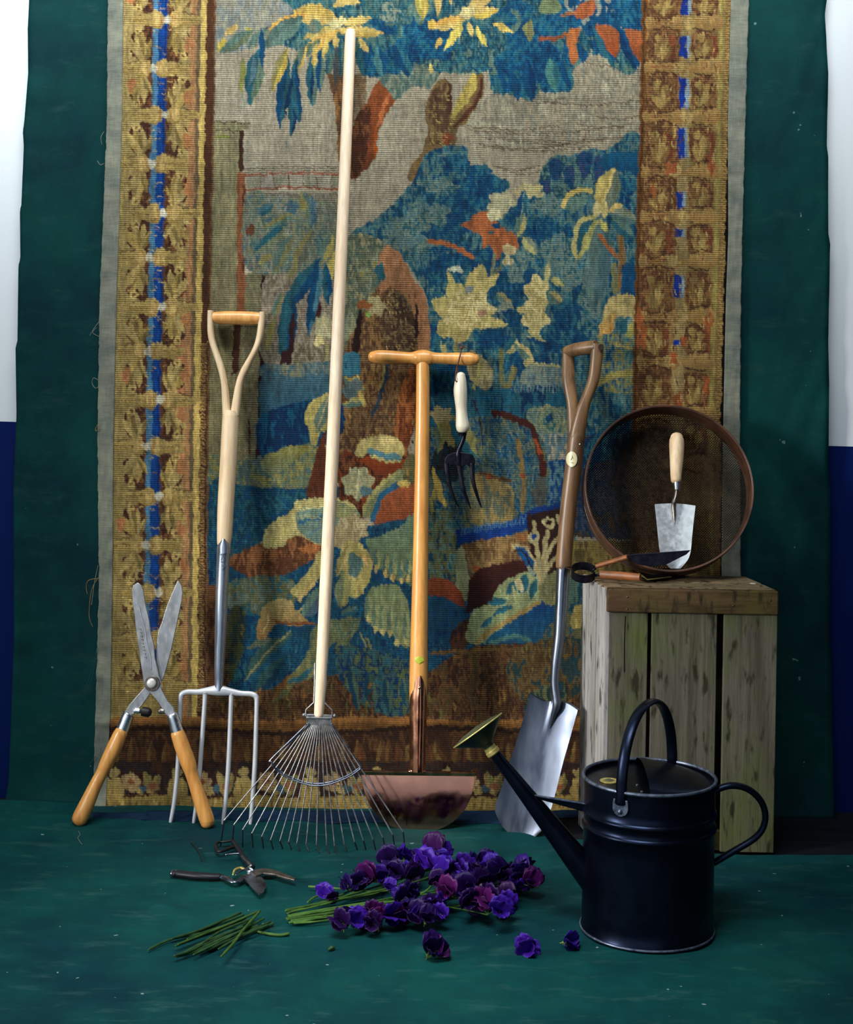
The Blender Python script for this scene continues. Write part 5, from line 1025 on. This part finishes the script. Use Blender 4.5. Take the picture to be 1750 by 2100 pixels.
# raised half hood over the filling opening
rows = []
for i in range(13):
    v_ = i/12; row = []
    for k in range(25):
        a = -PI*.5+PI*k/24; rad = (R0-.003)*(1-v_); h = .034*math.sin(v_*PI/2)**.8 if True else 0
        cx_ = .012*v_; x_ = .004+rad*math.cos(a)*1.0+cx_; y_ = rad*math.sin(a)
        if v_ > 0: pass
        row.append(wc+Vector((x_, y_, HC-.009+h*(1 if True else 1))))
    rows.append(row)
rows = []
for i in range(15):
    x_ = -.012+.120*i/14; hw = math.sqrt(max(0.0001, (R0-.0035)**2-x_*x_)); row = []
    for k in range(25):
        y_ = hw*(-1+2*k/24); e = 1-(y_/hw)**2; row.append(wc+Vector((x_, y_, HC-.009+.030*(e**.6)*(1-i/14)**.8)))
    rows.append(row)
mk('hood', sheet(rows, .0012, (0, 0, 1)), M_can, parent=can)
ang = math.radians(200); bc = wc+Vector((-.071, -.010, HC-.008))
bd_ = mk('brass_badge', lathe(bc, up_, [(0, .0001), (0, .0165), (.0012, .0165), (.0016, .0150), (.0012, .0140), (.0012, .0001)], 32, (False, False)), M_brass, parent=can); 
bd_.scale = (1, 1, 1)
mk('badge_lettering', join(*[tube([bc+Vector((-.010+.0035*abs(i-2), .008-.004*i, .0018)), bc+Vector((.010-.0035*abs(i-2), .008-.004*i, .0018))], .0005, 4) for i in range(5)]), M_gbrass, parent=bd_)
for dx, dy in ((-.025, -.03), (-.022, -.07)): mk('rivet', ball(wc+Vector((dx, dy, HC-.008)), .0028, 10, (1, 1, .6)), M_canl, parent=can)
# bail handle over the top
pa = math.radians(238); pb = math.radians(62)
A_ = wc+Vector((math.cos(pa)*R0, math.sin(pa)*R0, HC-.002)); B_ = wc+Vector((math.cos(pb)*R0, math.sin(pb)*R0, HC-.002)); mid = (A_+B_)/2; hh = (A_-B_)/2
arcp = [mid+hh*(math.copysign(abs(math.cos(a))**.9, math.cos(a)))+up_*(.128*math.sin(a)) for a in np.linspace(0, PI, 33)]
arcp = [A_+Vector((math.cos(pa), math.sin(pa), 0))*.003-up_*.018]+arcp+[B_+Vector((math.cos(pb), math.sin(pb), 0))*.003-up_*.018]
mk('bail_handle', tube(arcp, .0100, 16, side=(hh.y, -hh.x, 0), flat=.5), M_can, parent=can)
for pt, an in ((A_, pa), (B_, pb)):
    out = Vector((math.cos(an), math.sin(an), 0)); tg = Vector((-math.sin(an), math.cos(an), 0)); q = []
    for a in np.linspace(0, 2*PI, 24, endpoint=False):
        x_, z_ = math.cos(a)*.0145, math.sin(a)*.0145; z_ = z_ if z_ < 0 else min(z_*2, .014); ra = an+x_/R0
        q.append(wc+Vector((math.cos(ra)*(R0+.0022), math.sin(ra)*(R0+.0022), HC-.028+z_)))
    lug = mk('lug', plate(q, out, .003), M_canl, parent=can, bevel=.0008); mk('lug_rivet', ball(pt-up_*.032+out*.004, .0042, 12), M_canl, parent=lug)
Yc = wc.y
hpts = [(1462, 1626), (1480, 1616), (1505, 1611), (1535, 1618), (1560, 1640), (1571, 1670), (1565, 1700), (1545, 1722), (1505, 1746), (1466, 1769)]
mk('rear_handle', tube(spline([W(x-1, y, Yc) for x, y in hpts], 6), .0072, 14, side=(0, 1, 0), flat=.8), M_can, parent=can)
s0, s1 = W(1222, 1812, Yc), W(1013, 1543, Yc); sp_ = mk('spout', tube([s0, s0.lerp(s1, .33), s0.lerp(s1, .66), s1], [.0255, .0200, .0145, .0095], 24, round_ends=False), M_can, parent=can)
axs = (s1-s0).normalized(); perp = Vector((axs.z, 0, -axs.x))
mk('spout_seam', tube([s0.lerp(s1, f)+perp*r_*.7+Vector((0, -r_*.75, 0)) for f, r_ in ((.08, .0245), (.5, .0175), (.97, .0102))], .0012, 6), M_can, parent=sp_)
b0, b1 = W(1080, 1628, Yc-.004), W(1203, 1656, Yc-.004)
mk('spout_brace', plate([b0+up_*.001, b1+up_*.0085, b1-up_*.0085, b0-up_*.003], (0, -1, 0), .004), M_can, parent=can, bevel=.001); mk('brace_fold', tube([b0+Vector((0, -.003, .0005)), b1+Vector((0, -.003, .007))], .0018, 8), M_canl, parent=can)
cl0 = W(1013, 1545, Yc); rd = Vector((-.58, .20, .78)).normalized()
mk('brass_collar', lathe(cl0-axs*.002, (axs+rd).normalized(), [(0, .0108), (.002, .0125), (.008, .0125), (.0095, .0112), (.016, .0108)], 28), M_brass, parent=sp_)
r0_ = cl0+(axs+rd).normalized()*.013
ro = mk('rose', lathe(r0_, rd, [(0, .0085), (.006, .0105), (.014, .022), (.024, .036), (.033, .0495), (.0345, .0510), (.036, .0495), (.040, .030), (.042, .001)], 48), M_gbrass, parent=sp_)
mk('rose_rim', tube([r0_+rd*.0345+(Vector((0, 1, 0)).cross(rd).normalized()*math.cos(a)+(Vector((0, 1, 0))-rd*rd.y).normalized()*math.sin(a))*.0508 for a in np.linspace(0, 2*PI, 48, endpoint=False)], .0013, 8, closed=True), M_brass, parent=ro)
# ================================================================ SECATEURS on the floor cloth
sc0 = F(515, 1790); se = empty('secateurs', (sc0.x, sc0.y, zf(sc0.x, sc0.y)), 'open black and steel secateurs lying on green cloth left of the flowers', 'secateurs')
def Q(px, py, h=.006):
    p = F(px, py, .010); return F(px, py, .004+zf(p.x, p.y)+h-.003)
def fl_tube(pts, name, m, parent, h=.007, seg=14, flat=.8, n=6, **kw):
    q = spline([(a, b, c) for a, b, c in pts], n)
    return mk(name, tube([Q(v.x, v.y, h) for v in q], [v.z*(F(v.x, v.y).y-CAMY)/FPX for v in q], seg, flat=flat, side=(0, 1, 0), **kw), m, parent=parent)
M_pbl = plain('textured_black_grip', (28, 28, 36), .45, .2)
h1 = fl_tube([(356, 1792, 8.6), (366, 1792, 9), (400, 1796, 9.4), (430, 1798, 9), (450, 1798, 8.4)], 'lower_handle', M_pbl, se, h=.009)
fl_tube([(353, 1791, 8.4), (362, 1791.5, 9.3)], 'end_cap', M_steel, h1, h=.009)
fl_tube([(449, 1797.5, 7.4), (462, 1800, 7), (475, 1807, 6.4), (486, 1808, 6.2), (500, 1800, 6.5), (514, 1796, 8), (524, 1793, 9)], 'handle_shank', M_steel, se, h=.009, flat=.6)
h2 = fl_tube([(517, 1778, 7), (505, 1765, 6.2), (493, 1747, 5.2), (482, 1730, 4.8), (477, 1723, 4.4)], 'upper_handle', M_pbl, se, h=.012)
fl_tube([(515, 1776, 3.6), (504, 1765, 4), (497, 1757, 3.6)], 'handle_inlay', M_steel, h2, h=.016)
fl_tube([(477, 1724, 3.6), (462, 1726, 3), (448, 1727, 3.4), (443, 1735, 3.6), (448, 1746, 3.6), (462, 1743, 4.2), (480, 1736, 4.6)], 'finger_loop', M_rubber, se, h=.010)
fl_tube([(463, 1753, 2.2), (478, 1751, 2.4), (493, 1750, 2.6)], 'latch', M_steel, se, h=.012, n=4)
fl_tube([(478, 1794, 2), (482, 1784, 3), (494, 1780, 3.2), (505, 1783, 2.6), (513, 1776, 2.4)], 'spring', M_brass, se, h=.013); fl_tube([(484, 1795, 2), (490, 1788, 2.4), (500, 1784, 2.4), (512, 1780, 2.6), (520, 1785, 2.4)], 'spring', M_steel, se, h=.016)
mk('pivot_bolt', lathe(Q(512, 1790, .012), up_, [(0, .0058), (.004, .0056), (.0055, .004)], 20), M_chrome, parent=se)
mk('cutting_blade', plate([Q(x, y, .010) for x, y in [(501, 1803), (512, 1797), (527, 1797), (538, 1801), (545, 1810), (546, 1820), (541, 1830), (531, 1836), (518, 1822)]], up_, .0028), M_steel, parent=se, bevel=.0007)
mk('hook_blade', plate([Q(x, y, .012) for x, y in [(514, 1792), (524, 1784), (545, 1782), (566, 1786), (586, 1794), (606, 1802), (604, 1806), (584, 1801), (562, 1794), (540, 1792), (524, 1798)]], up_, .004), M_dsteel, parent=se, bevel=.001)
# ================================================================ CUT STEMS
NT.spec = .2
def green(name, c1, c2): 
    t = NT(name); oi = t.n('ShaderNodeObjectInfo'); a = t.noise((60, 60, 60), 1, 3)
    c = t.ramp(a, [(.3, lin(c2)), (.7, lin(c1))]); v = t.ramp(oi.outputs['Random'], [(0, g_(.65)), (1, g_(1.25))]); t.l(t.mix(c, v, 1, 'MULTIPLY'), t.b.inputs['Base Color'])
    t.b.inputs['Roughness'].default_value = .5; return t.m
M_stem = green('fresh_green_stem', (82, 116, 50), (48, 82, 36)); M_stemd = green('cut_stem_green', (52, 86, 46), (30, 58, 34)); M_cal = green('calyx_green', (128, 150, 76), (84, 112, 56))
def Z3(u, v): return (290+u/5.303, 1850+v/5.303)
cuts = [([(80, 520), (200, 455), (360, 395), (700, 330)], .004), ([(330, 400), (620, 310), (860, 210), (1080, 115)], .007), ([(375, 475), (640, 375), (900, 290), (1130, 170)], .009), ([(400, 460), (700, 340), (1000, 220), (1290, 95)], .013), ([(360, 585), (600, 500), (840, 330), (1180, 190)], .010), ([(380, 595), (600, 530), (900, 390), (1260, 260)], .006), ([(570, 570), (800, 460), (1050, 330), (1330, 180)], .010), ([(700, 530), (900, 440), (1150, 330), (1400, 215)], .007), ([(730, 520), (950, 430), (1200, 330), (1430, 235)], .004), ([(840, 510), (1000, 420), (1200, 320), (1380, 250)], .011), ([(870, 590), (1000, 450), (1120, 290), (1280, 110)], .018), ([(1270, 322), (1400, 348), (1520, 358), (1600, 345)], .003), ([(560, 350), (760, 270), (950, 200), (1110, 140)], .004), ([(500, 400), (740, 310), (960, 250), (1200, 210)], .006), ([(450, 560), (680, 440), (900, 350), (1100, 270)], .008), ([(620, 500), (820, 400), (1020, 300), (1240, 160)], .008), ([(350, 400), (520, 350), (700, 280), (830, 240)], .004), ([(640, 545), (780, 480), (960, 400), (1120, 350)], .005)]
CUTL = ['curled cut green stem reaching furthest left from the pile', 'brown-tipped cut stem along the back edge of the pile', 'cut green stem with a pale blunt end at the left middle of the pile', 'long cut stem whose tip makes the highest point of the pile', 'cut green stem arching up from the lower left corner of the pile', 'cut green stem just above the lowest front edge of the pile', 'cut green stem in the front half, ending under the slantwise stem', 'cut green stem pointing to the right end of the pile', 'lowest cut stem at the right front end of the pile', 'short cut stem beneath the slantwise stem near its middle', 'pale cut green stem lying slantwise on top of the pile', 'thin pale cut stem lying apart right of the pile', 'short dark cut stem at the back right edge of the pile', 'cut green stem just behind the middle of the pile', 'cut green stem in the middle layer of the pile', 'cut green stem crossing under the two that meet at the top', 'short cut stem resting on the curled one at the left back', 'short cut stem along the front edge of the pile']
for i, (pts, h) in enumerate(cuts):
    q = spline([(*Z3(*p), 0) for p in pts], 5); r_ = .0021+.0004*((i*7) % 3)/2
    P3 = [Q(v.x, v.y, h) for v in q]
    lab = CUTL[i]
    o = mk('cut_stem', tube(P3, [r_*(1 if k_ > 1 else .8) for k_ in range(len(P3))], 8), M_stemd if i not in (10, 11, 3) else M_stem, origin=P3[0])
    tag(o, lab, 'stem', 'short cut stems in the pile'); 
bit = F(680, 1945); o = mk('stem_scrap', tube([Q(675, 1947, .003), Q(680, 1944, .004), Q(686, 1943, .003)], [.0026, .004, .002], 8), M_stemd, origin=bit); tag(o, 'tiny green scrap lying alone on the front of the cloth', 'scrap')
tw = mk('dark_strand', tube(spline([Q(391, 1727, .002), Q(402, 1738, .003), Q(410, 1752, .003), Q(414, 1766, .002)], 5), .0011, 6), M_tip, origin=F(410, 1750)); tag(tw, 'thin dark twig lying on cloth left of the secateurs', 'strand')  # thin dark tube laid along a low ridge in the cloth
th = mk('white_thread', tube(spline([Q(161, 1704, .002), Q(164, 1712, .004), Q(160, 1718, .003), Q(164, 1726, .002), Q(168, 1731, .002)], 5), .0005, 5), M_thr, origin=F(163, 1715)); tag(th, 'pale curly thread on the cloth below the left shear handle', 'thread')
# ================================================================ SWEET PEAS
t = NT('purple_petal'); oi = t.n('ShaderNodeObjectInfo'); a = t.noise((90, 90, 90), 1, 4); tc = t.n('ShaderNodeTexCoord'); sp = t.n('ShaderNodeSeparateXYZ'); t.l(tc.outputs['Object'], sp.inputs[0])
c = t.ramp(oi.outputs['Random'], [(0, lin((38, 14, 116))), (.3, lin((62, 22, 142))), (.5, lin((26, 8, 70))), (.8, lin((36, 8, 62))), (1, lin((72, 12, 76)))])
c = t.mix(c, t.ramp(a, [(.3, g_(.6)), (.7, g_(1.3))]), .7, 'MULTIPLY'); t.l(c, t.b.inputs['Base Color']); t.b.inputs['Roughness'].default_value = .45; t.b.inputs['Subsurface Weight'].default_value = .0
M_petal = t.m; M_pale = plain('pale_lilac_petal', (176, 160, 206), .5)
def petal(wd, ht, cup, frill, fold, seed, yo=0):
    """a petal standing up from the origin: width, height, cupping, frilled rim"""
    rnd = random.Random(seed); ph = rnd.random()*6; V, Fc = [], []; nu, nv = 17, 8
    for j in range(nv+1):
        v_ = j/nv
        for i in range(nu):
            u_ = -1+2*i/(nu-1); ww = wd*(math.sin(min(1, v_*1.05+.06)*PI*.62)**.8); x_ = u_*ww; z_ = ht*v_*(1-.22*u_*u_*v_)+ht*.0
            y_ = yo+cup*(u_*u_)*ww-fold*v_*v_+frill*v_**3*math.sin(u_*7+ph)*.6+frill*.5*v_**3*math.sin(u_*13+ph*2)
            V.append(Vector((x_, y_, z_)))
    for j in range(nv):
        for i in range(nu-1): a_ = j*nu+i; Fc.append((a_, a_+1, a_+nu+1, a_+nu))
    return V, Fc
def rotv(vf, mtx): return [mtx @ v for v in vf[0]], vf[1]
protos = []
for s_ in range(4):
    R = lambda ax, d: Matrix.Rotation(math.radians(d), 4, ax)
    std = petal(.0185, .026, -.35+.12*s_, .0022, -.012+.006*s_, s_)
    std2 = petal(.0160, .021, -.3, .0022, -.016, s_+9, .002)
    w1 = rotv(petal(.0105, .019, .45, .0012, .003, s_+3), R('Z', 40) @ R('X', 38)); w2 = rotv(petal(.0105, .019, .45, .0012, .003, s_+5), R('Z', -40) @ R('X', 38))
    kl = rotv(petal(.0045, .013, .9, 0, 0, s_), R('X', 62))
    me_ = mk('blossom', join(std, std2, w1, w2, kl), M_petal, angle=80); sld = me_.modifiers.new('thickness', 'SOLIDIFY'); sld.thickness = .0005
    cal = []
    for k in range(5):
        a_ = 2*PI*k/5; d = Vector((math.cos(a_), math.sin(a_), 0)); cal.append(tube([Vector((0, 0, -.004)), d*.0026, d*.0052+Vector((0, 0, .005)), d*.008+Vector((0, 0, .007))], [.0016, .0013, .0009, .0003], 5))
    cal.append(ball((0, 0, -.001), .0029, 10)); cal.append(tube([Vector((0, 0, -.001)), Vector((.001, 0, -.010))], .0008, 5))
    co = mk('calyx', join(*cal), M_cal); co.parent = me_
    protos.append((me_, co))
rs2 = random.Random(11)
used = [False]*4
def bloom(parent, loc, size, rot, k):
    me_, co = protos[k % 4]
    if not used[k % 4]: b, c_ = me_, co; used[k % 4] = True
    else: b = me_.copy(); COL.objects.link(b); c_ = co.copy(); COL.objects.link(c_); c_.parent = b
    b.parent = parent
    b.location = Vector(loc)-(Vector(parent.location) if parent else Vector((0, 0, 0))); b.rotation_euler = rot; b.scale = (size*(.86+.05*(k % 7)), size, size*(1.18-.05*(k % 5)))
    return b
def U(u, v): return (640+u/3.646, 1700+v/3.646)
# stems: pixel path (start in the tied end) and the blooms each carries
stems = [
 ([(588, 1866), (690, 1846), (860, 1806), (905, 1784), (975, 1770)], .030, [(994, 1766, 1.0), (1016, 1780, 1.1), (977, 1788, 1)], 'longest sweet pea stem crossing over the top of the bunch'),
 ([(586, 1868), (680, 1850), (780, 1822), (835, 1790), (868, 1772)], .018, [(868, 1766, 1.1), (892, 1742, 1.25), (888, 1762, 1.0)], 'sweet pea with the tallest bloom at the back of the bunch'),
 ([(592, 1872), (660, 1852), (740, 1838), (785, 1824), (806, 1770)], .014, [(806, 1757, 1.05), (827, 1757, 1.0), (815, 1788, 1)], 'sweet pea with a magenta bloom at the upper left of bunch'),
 ([(590, 1874), (660, 1850), (700, 1835), (735, 1818)], .012, [(714, 1811, .8), (737, 1806, .95)], 'sweet pea with small reddish blooms at left edge of bunch'),
 ([(598, 1870), (680, 1850), (740, 1822), (758, 1808)], .020, [(769, 1799, 1.15), (786, 1797, .9)], 'sweet pea with dark violet bloom above the left stems'),
 ([(634, 1818), (690, 1822), (760, 1828), (800, 1826)], .016, [(799, 1818, .7), (838, 1796, 1.1)], 'sweet pea whose pale thin stem end sticks out to the left'),
 ([(592, 1878), (700, 1862), (800, 1842), (915, 1822)], .026, [(922, 1826, 1.1), (944, 1814, 1.1), (906, 1806, .9)], 'sweet pea lying level through the middle of the bunch'),
 ([(588, 1884), (690, 1862), (780, 1850), (815, 1848)], .030, [(815, 1845, 1.0), (833, 1836, 1.0)], 'sweet pea with a bright violet bloom lying over the green stems'),
 ([(594, 1880), (720, 1860), (850, 1840), (900, 1800)], .032, [(922, 1788, 1.35), (950, 1793, 1.1)], 'sweet pea with the brightest violet bloom at bunch centre'),
 ([(590, 1886), (700, 1868), (830, 1853), (930, 1862), (1000, 1876)], .022, [(1005, 1853, 1.1), (1024, 1864, 1.0), (980, 1845, 1.0)], 'sweet pea whose thin bare tip shows at the lower right'),
 ([(600, 1890), (680, 1880), (740, 1868), (780, 1862)], .010, [(772, 1869, 1.1), (793, 1874, 1.1), (766, 1888, 1.0)], 'sweet pea with plum blooms at the lower edge of bunch'),
 ([(604, 1893), (650, 1890), (690, 1884)], .008, [(704, 1889, 1.05), (724, 1888, 1.0)], 'sweet pea with blue-violet blooms at lower left of bunch'),
 ([(600, 1876), (720, 1856), (900, 1830), (1010, 1812)], .020, [(1024, 1796, 1.2), (1032, 1818, 1.1), (1040, 1800, 1.0)], 'sweet pea with dark wine blooms at upper right of bunch'),
 ([(602, 1882), (740, 1862), (920, 1845), (1040, 1815)], .014, [(1054, 1803, 1.1), (1080, 1791, 1.3), (1088, 1811, 1.05)], 'sweet pea reaching furthest right with a large violet bloom'),
 ([(598, 1888), (740, 1870), (840, 1868), (856, 1872)], .010, [(859, 1875, 1.1), (878, 1866, 1.1), (873, 1884, .95)], 'sweet pea with violet blooms at the bottom middle of bunch'),
 ([(604, 1884), (740, 1864), (880, 1852), (955, 1832)], .024, [(964, 1822, 1.2), (986, 1816, 1.2), (958, 1845, .9)], 'sweet pea with a pale withered petal tip in the heap'),
 ([(606, 1888), (760, 1868), (900, 1862), (1000, 1850)], .010, [(1038, 1852, 1.15), (1046, 1836, 1.0), (1012, 1836, 1.0)], 'sweet pea with violet blooms at lower right of bunch'),
 ([(596, 1866), (700, 1840), (830, 1800), (930, 1768)], .022, [(955, 1766, 1.0), (918, 1764, .9)], 'sweet pea with a green curled bud at the back of bunch'),
 ([(604, 1880), (720, 1862), (860, 1850), (890, 1852)], .016, [(896, 1851, .8), (904, 1870, .8)], 'sweet pea with small dark blooms in the lower middle'),
 ([(594, 1892), (640, 1886), (690, 1872), (740, 1868)], .008, [(748, 1878, .8)], 'sweet pea stem under the others with a small bloom'),
 ([(632, 1850), (645, 1840), (660, 1836)], .004, [(665, 1831, .8), (677, 1837, .6)], 'small sweet pea sprig with wilted blooms at the far left'),
]
kk = 0
for path, h, bl_, lab in stems:
    P3 = []; n_ = len(path); qs = spline([(a, b, i/(n_-1)) for i, (a, b) in enumerate(path)], 7)
    for v in qs:
        t_ = v.z; hz = .005+(h*.55 if len(path) > 3 else h*.4)*math.sin(min(1, t_*1.15+.1)*PI*.55)+.006*(1-t_)*rs2.random()*0
        P3.append(Q(v.x, v.y, hz))
    st0 = P3[0].copy(); sp_root = empty('sweet_pea', st0, lab, 'flower', 'bunch of sweet peas')
    tubes = [tube(P3, [.0021-.0008*i/len(P3) for i in range(len(P3))], 8)]
    locs = []
    for (bx, by, sz) in bl_:
        hz = .010+h*.75+.004*rs2.random(); loc = Q(bx, by+6, hz); locs.append((loc, sz)); e = P3[-1]
        mid_ = (e+loc)/2+Vector((0, 0, .003)); tubes.append(tube(spline([e, mid_, loc], 4), .0009, 6))
    if kk in (0, 15, 22, 9): 
        e = P3[-1]; tubes.append(tube(spline([e, e+Vector((.02, 0, .004)), e+Vector((.035, .004, 0))], 4), [.001]*9, 5))
    mk('stem', join(*tubes), M_stem, parent=sp_root)
    for loc, sz in locs:
        rot = (math.radians(rs2.uniform(25, 75)), math.radians(rs2.uniform(-35, 35)), math.radians(rs2.uniform(-70, 70)))
        bloom(sp_root, loc, sz*1.12, rot, kk); kk += 1
        if sz >= 1: # a second flower of the same spray tucked behind
            off = Vector((rs2.uniform(-.010, .014), rs2.uniform(.004, .018), -.004)); rot = (math.radians(rs2.uniform(10, 100)), math.radians(rs2.uniform(-60, 60)), math.radians(rs2.uniform(-160, 160)))
            bloom(sp_root, loc+off, sz, rot, kk); kk += 1
# pale petal in the heap
pp = mk('pale_petal', rotv(petal(.004, .014, .4, 0, 0, 1), Matrix.Rotation(math.radians(200), 4, 'Y')), M_pale)
pp.location = Q(988, 1812, .045); tag(pp, 'small pale lilac petal lying on the flower heap', 'petal')
# loose blossoms in front
def loose(px, py, sz, rot, lab, k, extra=None):
    p = Q(px, py, .004); r_ = empty('fallen_blossom', Vector((p.x, p.y, zf(p.x, p.y))), lab, 'flower', 'fallen blossoms in front of the bunch')
    bloom(r_, p+Vector((0, 0, .004)), sz, rot, k)
    if extra: bloom(r_, p+Vector(extra), sz*.8, (rot[0]+.8, rot[1]-.6, rot[2]+1.4), k+1)
loose(880, 1962, 1.35, (math.radians(25), math.radians(20), math.radians(25)), 'largest fallen purple blossom, alone in front of the bunch', 2, (.006, .004, .006))
loose(1094, 1950, 1.2, (math.radians(60), math.radians(-50), math.radians(-20)), 'fallen purple blossom with green calyx, middle of the three', 1, (-.014, .004, .002))
loose(1158, 1938, 1.0, (math.radians(70), math.radians(40), math.radians(40)), 'small fallen purple blossom nearest the watering can', 3, (.004, 0, .004))
pt = mk('fallen_petal', rotv(petal(.005, .007, .5, .001, .002, 4), Matrix.Rotation(math.radians(75), 4, 'X')), M_petal); pt.location = Q(729, 1785, .003); tag(pt, 'tiny dark petal lying on cloth left behind the bunch', 'petal')
